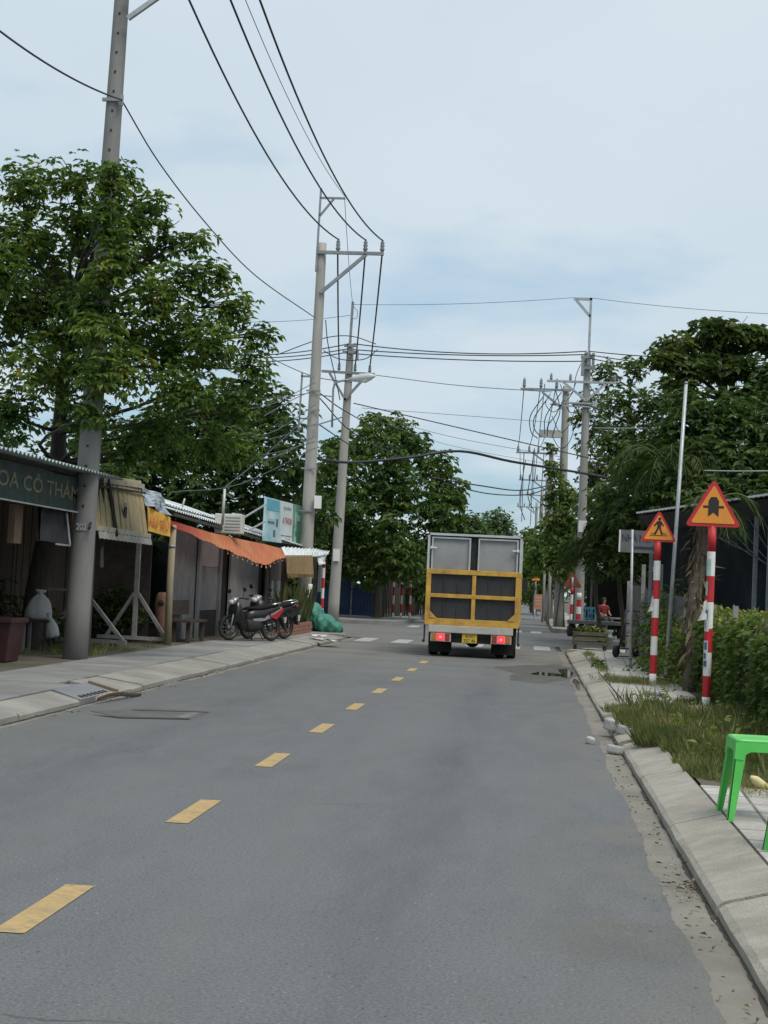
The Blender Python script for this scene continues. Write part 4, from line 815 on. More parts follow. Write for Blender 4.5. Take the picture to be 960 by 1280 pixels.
# red tub, white sack on a stool
tb = thing('planter_tub', 'dark red square tub at the foot of the plant stall', 'planter', (-5.62, 21.75, .152)); MRN = P('maroon_glaze', (.045, .011, .014), .5, .25, 3, (.05, .03, .03), .5)
mb = MB(); h = .63; vs = []
for z, w_ in ((0, .27), (h-.07, .34), (h-.07, .37), (h, .37), (h, .32), (h-.05, .31)): vs += [(-w_, -w_, z), (w_, -w_, z), (w_, w_, z), (-w_, w_, z)]
mb.add(vs, [(i*4+j, i*4+(j+1)%4, (i+1)*4+(j+1)%4, (i+1)*4+j) for i in range(5) for j in range(4)] + [(3,2,1,0), (20,21,22,23)]); mb.build('pot', MRN, tb, local=True, bevel=.01)
MB().box((0, 0, -.0), (.40, .40, .04)).build('foot', CHAS, tb, local=True)
bt = gr(45, 813, .15); stl = thing('wooden_stand', 'low dark wooden stand under the white sack', 'stand', (bt.x, bt.y, .15)); mb = MB().box((0, 0, .50), (.5, .42, .04)); mb.build('top', WOODD, stl, local=True)
for sx_ in (-.18, .18):
    for sy_ in (-.15, .15): MB().bar((sx_, sy_, 0), (sx_, sy_, .49), .05).build('leg', WOODD if sx_ > 0 else WOODG, stl, local=True)
def sack(name, label, c, rx, ry, rz, m, neck=True, cat='sack', group=None, seed=0, tilt=(0,0,0), lump=.09):
    rr = random.Random(seed); mb = MB(); vs = []; nu, nv = 44, 30; ph = [rr.uniform(0, 6) for _ in range(6)]
    for j in range(nv+1):
        v = j/nv; a = math.pi*v; s_ = math.sin(a)**.75; z = -math.cos(a)
        if neck and v > .8: s_ *= .55+.45*abs((1-v)/.2)**.6; z += (v-.8)*.9
        for i in range(nu):
            u = 2*math.pi*i/nu; k = 1+lump*math.sin(3*u+ph[0]+3*v)+lump*.55*abs(math.sin(4*u+ph[3]+9*v))-lump*.5*abs(math.sin(6.0*v*2+2*u+ph[4]))+lump*.25*math.sin(14*u+ph[5]+11*v)+lump*.7*math.sin(5*u-ph[1]+7*v)+lump*.45*math.sin(9*u+ph[2]-5*v); vs.append((rx*s_*k*math.cos(u), ry*s_*k*math.sin(u), rz*(max(z, -.82)+.82)))
    mb.add(vs, [(j*nu+i, j*nu+(i+1)%nu, (j+1)*nu+(i+1)%nu, (j+1)*nu+i) for j in range(nv) for i in range(nu)], 0, True)
    o = mb.build(name, m, None, local=True); o.location = c; o.rotation_euler = tilt; return tag(o, label, cat, group)
WS = P('white_sack', (.46, .455, .45), .7, .14, 5, (.24, .23, .21), .5, .3, 25)
def tied_bag(label, c, R_, H_, tilt=(0,0,0), seed=1):
    rr = random.Random(seed); prof = [(.02,0),(.80,.0),(1,.08),(1.0,.25),(.93,.42),(.80,.57),(.60,.70),(.38,.79),(.20,.85),(.19,.88),(.34,.93),(.42,.98),(.25,1.0),(.02,.98)]; mb = MB(); nu = 30; vs = []
    for r_, z in prof:
        for i in range(nu): u = 2*math.pi*i/nu; k = 1+.05*math.sin(3*u+seed)+.05*math.sin(7*u+4*z+seed)*(.4+z)+.03*math.sin(13*u-6*z); vs.append((R_*r_*k*math.cos(u), R_*.9*r_*k*math.sin(u), H_*(z+.015*math.sin(5*u))))
    mb.add(vs, [(j*nu+i, j*nu+(i+1)%nu, (j+1)*nu+(i+1)%nu, (j+1)*nu+i) for j in range(len(prof)-1) for i in range(nu)], 0, True); o = mb.build('white_sack', WS, None, local=True); o.location = c; o.rotation_euler = tilt; return tag(o, label, 'sack')
tied_bag('tied white plastic sack sitting on the low dark stand', (bt.x-.0, bt.y, .665), .22, .50, (0,.05,0), 2); tied_bag('loose white bag slumped down the side of the low dark stand', (bt.x+.30, bt.y-.08, .38), .12, .42, (0,-.25,0), 5)
# the long shop
shop = thing('roadside_shop', 'low roadside shop with pale zinc roof behind the motorbikes', 'shop', (-6.5, 36, .142))
X0 = -5.35
def panel(name, p0, p1, z0, z1, m, x=X0, th=.05, waves=0):
    y0, y1 = Yat(p0, x), Yat(p1, x)
    if waves: mb = MB().sheet((x, y0, z0), (x, y1, z0), (x, y1, z1), (x, y0, z1), waves=waves, amp=.018, per=6)
    else: mb = MB().box((x, (y0+y1)/2, (z0+z1)/2), (th, y1-y0-.01, z1-z0))
    return mb.build(name, m, shop)
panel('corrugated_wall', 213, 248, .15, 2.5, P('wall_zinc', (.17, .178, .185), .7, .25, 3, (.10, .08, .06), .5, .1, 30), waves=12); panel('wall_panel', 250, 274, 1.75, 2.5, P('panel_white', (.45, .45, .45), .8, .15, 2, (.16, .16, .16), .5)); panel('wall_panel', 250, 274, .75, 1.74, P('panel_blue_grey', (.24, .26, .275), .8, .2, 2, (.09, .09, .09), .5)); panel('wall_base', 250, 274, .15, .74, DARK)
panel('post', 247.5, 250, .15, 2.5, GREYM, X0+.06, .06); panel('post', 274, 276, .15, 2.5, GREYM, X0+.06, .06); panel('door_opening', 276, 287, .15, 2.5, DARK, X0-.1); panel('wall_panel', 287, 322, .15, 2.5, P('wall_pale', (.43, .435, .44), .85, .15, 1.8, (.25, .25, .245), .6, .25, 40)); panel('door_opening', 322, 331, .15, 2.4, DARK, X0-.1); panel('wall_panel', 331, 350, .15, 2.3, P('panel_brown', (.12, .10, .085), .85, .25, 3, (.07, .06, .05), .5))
w1 = panel('notice_board', 341, 354, .95, 1.5, P('board_pale', (.36, .39, .36), .7, .15, 4, (.2, .2, .18), .4), X0+.5); panel('post', 353, 356, .15, 2.2, WOODD, X0+.75, .08)
MB().box((-7.3, 30.45, 1.3), (3.5, .06, 2.3)).build('side_wall', WOODD, shop); MB().box((-9, 37, 1.5), (.08, 14.6, 2.7)).build('back_wall', PLAS, shop); MB().box((-7.1, 43.3, 1.3), (3.6, .08, 2.3)).build('side_wall', P('panel_blue_grey2', (.10, .115, .12), .85, .2, 2), shop)
MB().sheet((-4.92, 29.55, 2.78), (-4.55, 44.3, 2.48), (-9.2, 44.3, 3.78), (-9.2, 29.55, 3.98), waves=78, amp=.02, per=5).build('roof', ZINC, shop)
for k, (y0, y1, x_, dz) in enumerate(((30.3, 33.4, -5.2, .07), (34.2, 38.4, -5.6, .06), (36.6, 40.2, -5.0, .055), (40.5, 44.6, -4.35, .07))):
    zz_ = lambda x, y: 2.78-.3*(y-29.55)/14.75 + (-4.92+.37*(y-29.55)/14.75 - x)*.285 + dz
    MB().sheet((x_, y0, zz_(x_, y0)), (x_, y1, zz_(x_, y1)), (x_-2.2, y1+.1, zz_(x_-2.2, y1)+.03), (x_-2.2, y0+.15, zz_(x_-2.2, y0)+.03), waves=int((y1-y0)*4), amp=.02, per=5).build('roof_sheet', P('zinc_new', (.62, .66, .66), .5, .12, 2, (.36, .34, .30), .4, .08, metal=.1) if k % 2 == 0 else ZINC, shop)
mb = MB().bar((-4.95, 29.6, 2.70), (-4.6, 44.2, 2.40), .06); mb.build('eave_beam', WOODD, shop)
mb = MB().sheet(at(352, 683, 39), at(412, 689, 46), at(409, 694, 45.5), at(356, 697, 38.6), waves=15, amp=.05, per=6, nv=3, jit=.03); mb.build('torn_roof_sheet', MATS['zinc_new'], shop)
mb = MB().sheet(at(396, 692, 44), at(410, 692, 46), at(405, 705, 45), at(400, 706, 44), nv=3, jit=.05); mb.build('torn_roof_sheet', MATS['zinc_new'], shop)
for px in (357, 393): y = Yat(px, -4.35); MB().bar((-4.35, y, .1), (-4.35, y, 2.4), .1).build('post', WOODD, shop)
MB().box(atx(402, 720, -4.5), (.08, 1.1, 1.0)).build('hanging_panel', P('panel_ash', (.13, .135, .13), .85, .2, 3), shop)
# orange tarpaulin awning
TAR, tnt, tbs = new_mat('orange_tarp'); tcx = N(tnt, 'ShaderNodeTexCoord').outputs['Object']; sx_ = N(tnt, 'ShaderNodeSeparateXYZ'); L(tnt, tcx, sx_.inputs[0])
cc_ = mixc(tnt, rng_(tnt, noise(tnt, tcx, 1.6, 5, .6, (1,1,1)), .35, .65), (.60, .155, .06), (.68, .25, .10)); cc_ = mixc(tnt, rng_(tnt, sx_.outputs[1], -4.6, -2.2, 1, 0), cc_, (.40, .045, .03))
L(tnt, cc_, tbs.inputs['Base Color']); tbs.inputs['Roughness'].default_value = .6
tt_ = N(tnt, 'ShaderNodeBsdfTranslucent'); L(tnt, cc_, tt_.inputs['Color']); ms_ = N(tnt, 'ShaderNodeMixShader'); ms_.inputs[0].default_value = .35; L(tnt, tbs.outputs[0], ms_.inputs[1]); L(tnt, tt_.outputs[0], ms_.inputs[2]); L(tnt, ms_.outputs[0], tnt.nodes['Material Output'].inputs[0])
def poly_at(pts, t):
    k = t*(len(pts)-1); i = min(int(k), len(pts)-2); return pts[i].lerp(pts[i+1], k-i)
topl = [at(212, 650, 29.5), at(261, 665, 32), at(296, 673, 34.5), at(330, 680, 37.5), at(357, 687, 39.5)]; botl = [at(213, 656, 29.4), at(261, 678, 31.3), at(296, 693, 33), at(330, 707, 35), at(359, 695, 38.5)]
mb = MB(); vs = []; nu, nv = 130, 6
for j in range(nv+1):
    for i in range(nu+1):
        t = i/nu; v = j/nv; p = poly_at(topl, t).lerp(poly_at(botl, t), v); p = p + Vector((.02, 0, .05))*math.sin(t*2*math.pi*31)*(.05+.16*v)*(.2+.8*t) - Vector((0,0,.12))*math.sin(math.pi*v)*(.5) + Vector((0,0,.015))*math.sin(t*41+v*3)*v; vs.append(p)
mb.add(vs, [(j*(nu+1)+i, (j+1)*(nu+1)+i, (j+1)*(nu+1)+i+1, j*(nu+1)+i+1) for j in range(nv) for i in range(nu)], 0, True)
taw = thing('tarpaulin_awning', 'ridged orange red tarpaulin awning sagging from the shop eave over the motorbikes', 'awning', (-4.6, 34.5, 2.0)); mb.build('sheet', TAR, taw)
mb = MB()
for i in range(14):
    t = .42+.57*i/13; a, b_ = poly_at(topl, t), poly_at(botl, t); d = b_-a; mb.tube([a+Vector((0,0,-.16)), a.lerp(b_, .5)-Vector((0,0,.22)), b_+d*random.uniform(.02,.12)+Vector((0,0,-.04))], .014, 6)
mb.build('bamboo_sticks', P('bamboo_pale', (.50, .36, .25), .7, .2, 4), taw)
# billboard on the roof
bb = thing('roof_billboard', 'three panelled advertising board propped on the shop roof', 'billboard', (-4.6, 40.4, 2.5))
def bquad(p0, p1, f0, f1, z0=0, z1=1, x=0): # panel fraction along the board
    A, B, C_, D_ = atx(330, 676, -4.62), atx(378, 682, -4.50), atx(379, 633, -4.50), atx(333, 621, -4.62)
    e = Vector((x, 0, 0)); lo = lambda f: A.lerp(B, f); hi = lambda f: D_.lerp(C_, f)
    return [lo(f0).lerp(hi(f0), z0)+e, lo(f1).lerp(hi(f1), z0)+e, lo(f1).lerp(hi(f1), z1)+e, lo(f0).lerp(hi(f0), z1)+e]
def bpanel(name, f0, f1, m, z0=0, z1=1, x=0, par=bb):
    q = bquad(0, 0, f0, f1, z0, z1, x); b_ = [v+Vector((-.05 if x == 0 else -.006, 0, 0)) for v in q]; return MB().add(q+b_, [(0,1,2,3),(7,6,5,4),(0,4,5,1),(1,5,6,2),(2,6,7,3),(3,7,4,0)]).build(name, m, par)
BBL = P('print_blue', (.33, .55, .60), .5, .3, 1.6, (.62, .70, .66), .9, .03); BBW = P('print_white', (.62, .66, .66), .5, .06, 2, bump=.02); BBG = P('print_green', (.05, .20, .13), .5, .5, 1.8, (.30, .48, .38), .6, .03)
l_ = bpanel('left_panel', 0, .36, BBL); c_ = bpanel('middle_panel', .361, .70, BBW); r_ = bpanel('right_panel', .701, 1, BBG)
BT = P('print_teal', (.10, .36, .46), .5, .2, 2, bump=0); BD = P('print_dark', (.10, .14, .16), .6, .3, 2, bump=0)
bpanel('print_patch', .03, .33, BT, .72, .97, .008, l_); bpanel('print_patch', .06, .22, BD, .42, .47, .008, l_); bpanel('print_patch', .26, .31, BD, .36, .55, .008, l_); bpanel('print_patch', .20, .25, BD, .12, .28, .008, l_); bpanel('print_patch', .08, .2, BBW, .52, .66, .008, l_)
bpanel('print_patch', .40, .68, BD, .175, .19, .008, c_); q = bquad(0, 0, .44, .64, .80, .90, .012); text('lettering', 'QUÁN', c_, BD, q[0], q[1]-q[0], (0,0,1), (q[1]-q[0]).length, .11); q = bquad(0, 0, .42, .665, .42, .62, .012); text('lettering', 'A THOẠI', c_, P('print_red', (.42, .06, .05), .6, .2, 2, bump=0), q[0], q[1]-q[0], (0,0,1), (q[1]-q[0]).length, .24); q = bquad(0, 0, .47, .62, .07, .11, .012); text('lettering', 'PHỞ', c_, BD, q[0], q[1]-q[0], (0,0,1), (q[1]-q[0]).length, .06)
LG = P('print_light_green', (.30, .50, .38), .5, .3, 3, bump=0)
for z0, z1, f0, f1 in ((.35, .8, .76, .80), (.1, .4, .74, .77), (.6, .75, .83, .93), (.05, .2, .73, .8)): bpanel('print_patch', f0, f1, LG, z0, z1, .008, r_)
mb = MB().bar(at(333, 630, 37.5), at(300, 650, 36.5), .035); mb.bar(at(331, 652, 37.5), at(298, 670, 36.5), .035); mb.build('stay', GALV, bb)
ac = thing('air_conditioner', 'old cream air conditioner box on the shop roof left of the billboard', 'air conditioner', at(287, 667, 34)); p = at(287, 655, 34); acb = MB().box(p, (.62, .34, .44)).build('casing', P('ac_cream', (.56, .55, .50), .6, .12, 4, (.3, .28, .24), .5), ac, bevel=.02)
mb = MB(); 
for k in range(5): mb.box((p.x+.1, p.y-.174, p.z-.14+.07*k), (.34, .008, .02))
mb.build('louvres', GREYM, ac); mb = MB().bar(at(297, 645, 34.3), at(300, 645, 34.6), .03); mb.tube([at(290, 642, 34.4), at(301, 643, 34.8), at(300, 665, 34.8)], .02, 6); mb.build('pipe_frame', GALV, ac)
pip = MB().tube([at(278, 656, 33), at(281, 611, 33)], .03, 8).build('roof_pipe', GALV); tag(pip, 'upright grey pipe standing behind the air conditioner', 'pipe'); pip = MB().tube([at(226, 640, 32), at(231, 623, 32)], .02, 8).build('roof_pipe', GALV); tag(pip, 'short slanting pipe on the roof above the orange tarpaulin', 'pipe')
# bamboo blind
bl = thing('bamboo_blind', 'tan bamboo blind hanging under the torn end of the shop roof', 'blind', atx(375, 718, -4.0)); a, b_, c_, d_ = atx(358, 694, -4.0), atx(391, 694, -4.0), atx(392, 718, -4.0), atx(359, 717, -4.0); mb = MB(); n = 26
for i in range(n):
    t0, t1 = i/n, (i+.88)/n; q = [a.lerp(d_, t1), b_.lerp(c_, t1), b_.lerp(c_, t0), a.lerp(d_, t0)]; e = Vector((-.02, 0, 0)); mb.add(q+[v+e for v in q], [(0,1,2,3),(7,6,5,4),(0,4,5,1),(1,5,6,2),(2,6,7,3),(3,7,4,0)])
mb.build('slats', P('bamboo_tan', (.36, .235, .10), .75, .3, 5, (.16, .10, .05), .6, .2), bl); mb = MB()
for i in range(30): t = (i+.5)/30; p = d_.lerp(c_, t); mb.bar(p, p-Vector((0, random.uniform(-.02,.02), random.uniform(.05,.12))), .03, .01)
mb.build('fringe', P('fringe_ochre', (.22, .15, .05), .85, .3, 8), bl)
# snake plants in a brick trough
br = thing('brick_planter', 'low brick trough at the pavement edge beside the motorbikes', 'planter', (-4.0, 39.4, .15)); BR = P('brick_red', (.30, .13, .09), .85, .3, 4, (.16, .10, .08), .6, .4, 30)
mb = MB()
for r_ in range(3):
    for k in range(19): mb.box((-3.84, 37.35+.225*k+(.11 if r_ % 2 else 0), .20+r_*.095), (.10, .215, .085)); mb.box((-4.16, 37.35+.225*k+(.11 if r_ % 2 else 0), .20+r_*.095), (.10, .215, .085))
    for x in (-4.08, -3.93): mb.box((x, 37.29+(.004 if r_ % 2 else 0), .20+r_*.095), (.14, .1, .085)); mb.box((x, 41.7, .20+r_*.095), (.14, .1, .085))
mb.build('brickwork', BR, br); MB().box((-4.0, 39.5, .27), (.25, 4.3, .26)).build('soil', DIRT, br)
n = 330; base = np.stack([RS.uniform(-4.1,-3.9,n), RS.uniform(37.5,41.6,n), np.full(n,.38)], 1); ax = np.stack([RS.normal(0,.16,n), RS.normal(0,.16,n), np.ones(n)], 1); SNK = LEAF('snake_leaf', (.035, .05, .022), (.075, .10, .035), (.16, .14, .06), .15)
sp = thing('snake_plants', 'upright mottled snake plants filling the brick trough', 'plants', (-4.0, 39.4, .38)); leaf_object('leaves', leaf_arrays(base, ax, RS.uniform(.5, 1.15, n), .085, .03), RS.uniform(0,1,n), SNK, sp)
# green sacks at the corner
SG = P('green_sack', (.040, .20, .145), .6, .3, 7, (.09, .26, .20), .7, .9, 14); cs = gr(400, 789, .14)
sack('refuse_sack', 'large teal green sack slumped at the pavement corner', (cs.x+.05, cs.y, .13), .36, .30, .27, SG, True, 'sack', None, 1, (.1,.45,0), .13)
sack('refuse_sack', 'upright teal green sack leaning on the corner pile behind', (cs.x-.17, cs.y+.25, .13), .27, .27, .42, SG, True, 'sack', None, 2, (0,-.1,.5), .13); sack('refuse_sack', 'small teal green sack at the road end of the pile', (cs.x+.36, cs.y+.02, .13), .2, .2, .17, SG, True, 'sack', None, 5, (0,.6,0), .14)
for lab, c_, rz, sz in (('larger torn white sheet lying on the kerb near the green sacks', gr(411, 803, .1), .5, (.42, .30)), ('smaller white paper lying on the pavement near the green sacks', gr(398, 797, .155), -.2, (.35, .22))):
    mb = MB(); nx = 6; mb.add([((i/nx-.5)*sz[0]*1.1, (j/nx-.5)*sz[1]*2.2, .022+.018*math.sin(i*1.7+j)*math.cos(j*1.3)) for j in range(nx+1) for i in range(nx+1)], [(j*(nx+1)+i, j*(nx+1)+i+1, (j+1)*(nx+1)+i+1, (j+1)*(nx+1)+i) for j in range(nx) for i in range(nx)], 0, True)
    o = mb.build('waste_paper', PAPER, None, local=True); o.location = (c_.x, c_.y, c_.z+.035); o.rotation_euler = (0, .12 if sz[0] > .4 else 0, rz); tag(o, lab, 'paper')
# red and white post at the shop corner, more beyond the junction
def plain_post(label, p0, p1, Y, r=.045, n=6, start=0, group=None):
    a, b_ = at(*p0, Y), at(*p1, Y); rt = thing('striped_post', label, 'post', (a.x, a.y, a.z), group=group); mb = MB(); striped(mb, a-Vector((0,0,.1)), b_, r, [1/n]*n, start); mb.build('shaft', [WPT, RED], rt); return rt
plain_post('red and white post standing behind the green sacks', (401.5, 782), (405, 697), 46, .05, 7, 1)
for lab, x in (('red and white post under the round tree, nearest the blue gate', 492), ('red and white post under the round tree, second from the blue gate', 502), ('red and white post under the round tree, closest to the truck', 513)): plain_post(lab, (x-1.2, 774), (x+1.3, 712), 67, .045, 6, 0, 'striped posts beyond the junction')
pw = MB().tube([at(381, 785, 42.2), at(388, 730, 42.2)], .06, 10).build('white_pipe', WPT); tag(pw, 'white pipe propped against the snake plants', 'pipe')
# blue gate and dark fence across the side road
bgate = thing('blue_gate', 'dark blue sheet metal gate across the side road behind the far corner pole', 'gate', (-4.6, 64.3, .14)); BLU = P('gate_blue', (.022, .05, .13), .6, .25, 2, (.03, .04, .07), .6, .1)
for k in range(3):
    x0 = -7.3+.95*k; MB().sheet((x0, 64.6, .2), (x0+.91, 64.6, .2), (x0+.91, 64.6, 1.5+.25*(k%2)), (x0, 64.6, 1.5+.25*(k%2)), waves=7, amp=.012, per=6).build('gate_panel', BLU, bgate); MB().box((x0-.03, 64.57, 1.0), (.06, .07, 1.8)).build('post', GREYM, bgate)
MB().box((-5.88, 64.54, 1.3), (2.85, .03, .05)).box((-5.88, 64.54, .5), (2.85, .03, .05)).build('rail', BLU, bgate)
df = thing('slat_fence', 'dark weathered board fence under the round tree', 'fence', (-3.4, 67, .14)); mb = MB(); x = -3.0
fa, fb_ = Vector((-4.45, 65.2, 0)), Vector((-3.15, 77.5, 0))
for i in range(44): p = fa.lerp(fb_, i/43); mb.box((p.x, p.y, 1.0+random.uniform(-.12,.12)), (.05, .25, 1.8), (0, random.uniform(-.03,.03), 0))
mb.build('boards', WOODD, df)
# ------------------------------------------------------------------ motorbikes (x forward, z up)
MBK = P('moto_black', (.016, .016, .018), .28, .2, 3, bump=.02); MSIL = P('moto_silver', (.34, .35, .37), .32, .12, 5, bump=.02, metal=.4); MRED = P('moto_red', (.34, .025, .03), .3, .1, 3, bump=.02); CHR = P('chrome', (.55, .56, .57), .2, .1, 5, bump=0, metal=.9); ALLOY = P('alloy_dark', (.10, .10, .105), .35, .2, 5, bump=0, metal=.5); SEAT = P('seat_vinyl', (.012, .012, .013), .85, .2, 6, spec=.2); HL = P('lamp_lens', (.60, .62, .62), .12, .05, 3, bump=0); TL = P('moto_tail_lens', (.42, .03, .03), .2, .1, 5, bump=0)
def blobby(mb, stations, n=12, mi=0):   # loft of rounded sections: (x, zc, half width, half height)
    vs = []; k = len(stations)
    for x, z, a, b_ in stations:
        for j in range(n): t = 2*math.pi*j/n; c, s = math.cos(t), math.sin(t); vs.append((x, a*math.copysign(abs(c)**.7, c), z+b_*math.copysign(abs(s)**.7, s)))
    return mb.add(vs, [(i*n+j, i*n+(j+1)%n, (i+1)*n+(j+1)%n, (i+1)*n+j) for i in range(k-1) for j in range(n)] + [tuple(reversed(range(n))), tuple((k-1)*n+j for j in range(n))], mi, True)
def motorbike(label, loc, rz, panels, lean=.10):
    r = thing('motorbike', label, 'motorbike', loc, (lean, 0, rz)); B = lambda n, mb, m, par=None, bev=0: mb.build(n, m, par or r, local=True, bevel=bev)
    Rx_ = Matrix.Rotation(math.pi/2, 3, 'X')
    for x in (.62, -.62):
        t = MB(); rr, tr_ = .245, .04; vs = []
        for i in range(28):
            a = 2*math.pi*i/28
            for j in range(8): b_ = 2*math.pi*j/8; q = rr+tr_*math.cos(b_); vs.append((x+q*math.cos(a), tr_*1.05*math.sin(b_), .285+q*math.sin(a)))
        t.add(vs, [(i*8+j, ((i+1)%28)*8+j, ((i+1)%28)*8+(j+1)%8, i*8+(j+1)%8) for i in range(28) for j in range(8)], 0, True); w_ = B('wheel', t, RUB)
        q = MB(); vs = []
        for i in range(28):
            a = 2*math.pi*i/28
            for rr_, y in ((.222, -.025), (.222, .025), (.20, .02), (.20, -.02)): vs.append((x+rr_*math.cos(a), y, .285+rr_*math.sin(a)))
        q.add(vs, [(i*4+j, i*4+(j+1)%4, ((i+1)%28)*4+(j+1)%4, ((i+1)%28)*4+j) for i in range(28) for j in range(4)], 0, True)
        for i in range(10): a = 2*math.pi*i/10; q.tube([(x+.03*math.cos(a), 0, .285+.03*math.sin(a)), (x+.205*math.cos(a+.2), 0, .285+.205*math.sin(a+.2))], .008, 5)
        q.lathe((x, 0, .285), [(.02, -.06), (.06, -.05), (.06, .05), (.02, .06)], 14, R=Rx_); B('rim', q, ALLOY, w_)
    m_ = MB(); [m_.tube([(.62, s*.07, .285), (.46, s*.06, .78)], .022, 8) for s in (-1, 1)]; m_.tube([(.46, 0, .70), (.40, 0, .98)], .03, 8); B('fork', m_, GREYM)
    m_ = MB(); vs = []
    for i in range(9):
        a = math.radians(20+150*i/8)
        for y in (-.065, -.04, .04, .065): vs.append((.62+(.30 if abs(y) < .05 else .275)*math.cos(a), y, .285+(.30 if abs(y) < .05 else .275)*math.sin(a)))
    m_.add(vs, [(i*4+j, i*4+j+1, (i+1)*4+j+1, (i+1)*4+j) for i in range(8) for j in range(3)], 0, True); B('front_mudguard', m_, panels)
    m_ = MB(); blobby(m_, [(.55, .50, .03, .14), (.51, .60, .16, .25), (.44, .70, .20, .26), (.36, .62, .19, .30), (.28, .46, .17, .22), (.14, .36, .14, .13)]); B('leg_shield', m_, panels)
    m_ = MB(); blobby(m_, [(.56, .88, .03, .03), (.53, .89, .09, .07), (.46, .92, .11, .09), (.36, .94, .08, .06), (.30, .94, .02, .02)]); h_ = B('handlebar_cowl', m_, MSIL)
    m_ = MB(); blobby(m_, [(.585, .885, .03, .025), (.565, .885, .075, .05), (.53, .89, .085, .06)]); B('headlight', m_, HL, h_)
    m_ = MB().tube([(.30, -.36, .95), (.38, -.18, .97), (.42, 0, .95), (.38, .18, .97), (.30, .36, .95)], .014, 7); [m_.tube([(.30, s*.36, .95), (.325, s*.25, .96)], .022, 8) for s in (-1, 1)]; B('handlebar', m_, BLK)
    for s in (-1, 1):
        m_ = MB().tube([(.37, s*.22, .97), (.36, s*.28, 1.14)], .008, 5); blobby(m_, [(.37, 1.17, .01, .01), (.36, 1.17, .065, .05), (.345, 1.17, .06, .045)]); m_.v = [(x, y + (s*.29 if z > 1.1 and abs(y) < .09 else 0), z) for x, y, z in m_.v]; B('mirror', m_, BLK)
    m_ = MB(); blobby(m_, [(.26, .40, .10, .13), (.05, .36, .15, .16), (-.15, .36, .15, .16), (-.32, .40, .10, .14)]); m_.tube([(.30, 0, .55), (.0, 0, .5), (-.3, 0, .62), (-.7, 0, .72)], .04, 8); B('engine', m_, CHAS)
    m_ = MB(); blobby(m_, [(.16, .55, .10, .12), (-.06, .57, .14, .17), (-.35, .60, .145, .17), (-.60, .68, .12, .13), (-.88, .78, .08, .06)]); B('body', m_, MBK)
    for s in (-1, 1):
        m_ = MB(); m_.prism([(.02, .50), (-.30, .54), (-.62, .66), (-.88, .79), (-.86, .74), (-.60, .56), (-.34, .46), (-.05, .44)], (0, s*.135, 0), (1,0,0), (0,0,1), .01*s); B('side_panel', m_, MSIL if panels is MBK else MBK)
    m_ = MB().prism([(-.48, .56), (-.66, .64), (-.92, .79), (-.90, .70), (-.70, .50)], (0, -.148, 0), (1,0,0), (0,0,1), -.01); m_.prism([(-.48, .56), (-.66, .64), (-.92, .79), (-.90, .70), (-.70, .50)], (0, .148, 0), (1,0,0), (0,0,1), .01); B('tail_panel', m_, MRED if panels is MBK else panels)
    m_ = MB(); blobby(m_, [(.16, .74, .06, .03), (.05, .76, .12, .045), (-.20, .75, .14, .05), (-.40, .79, .14, .055), (-.72, .84, .11, .05), (-.84, .86, .05, .03)]); B('seat', m_, SEAT)
    m_ = MB().tube([(-.58, .13, .85), (-.86, .10, .90), (-.93, 0, .91), (-.86, -.10, .90), (-.58, -.13, .85)], .014, 7); B('grab_rail', m_, CHR)
    m_ = MB(); blobby(m_, [(-.86, .77, .09, .05), (-.93, .77, .07, .045), (-.96, .77, .02, .02)]); B('tail_lamp', m_, TL)
    m_ = MB().prism([(-.70, .60), (-.95, .62), (-1.04, .34), (-1.0, .34), (-.90, .55), (-.72, .55)], (0, -.06, 0), (1,0,0), (0,0,1), -.12); B('rear_mudguard', m_, BLK)
    pl_ = B('number_plate', MB().box((-1.01, 0, .50), (.012, .19, .14), (0, -.2, 0)), PAPER)
    m_ = MB().tube([(.06, -.10, .30), (-.15, -.15, .24), (-.40, -.17, .28)], .022, 8); m_.tube([(-.36, -.17, .27), (-.50, -.175, .31), (-.90, -.18, .42)], [.03, .05, .045], 10); B('exhaust', m_, CHR)
    m_ = MB(); [m_.tube([(-.15, s*.10, .25), (-.22, s*.22, .02)], .012, 6) for s in (-1, 1)]; m_.tube([(.10, -.24, .27), (.10, .24, .27)], .016, 6); m_.tube([(-.62, .09, .285), (-.50, .14, .62)], .02, 7); m_.tube([(-.62, -.09, .285), (-.50, -.14, .62)], .02, 7); B('stand', m_, CHAS)
    return r
q = gr(316, 802, .15)
bk = motorbike('black motorbike with silver trim and a red tail, nose to the shop', (q.x-.12, q.y+.30, .155), math.radians(228), MBK); bk.scale = (.94, .94, .94)
bk2 = motorbike('plain black motorbike parked just behind the one with the red tail', (q.x-.02, q.y+1.75, .155), math.radians(238), P('moto_dark_grey', (.03, .03, .033), .35, .2, 3, bump=.02), -.08)
fb = dup(bk2, (2.2, 112, .01), (0, 0, math.radians(85)), 'distant motorbike standing far down the road past the truck')
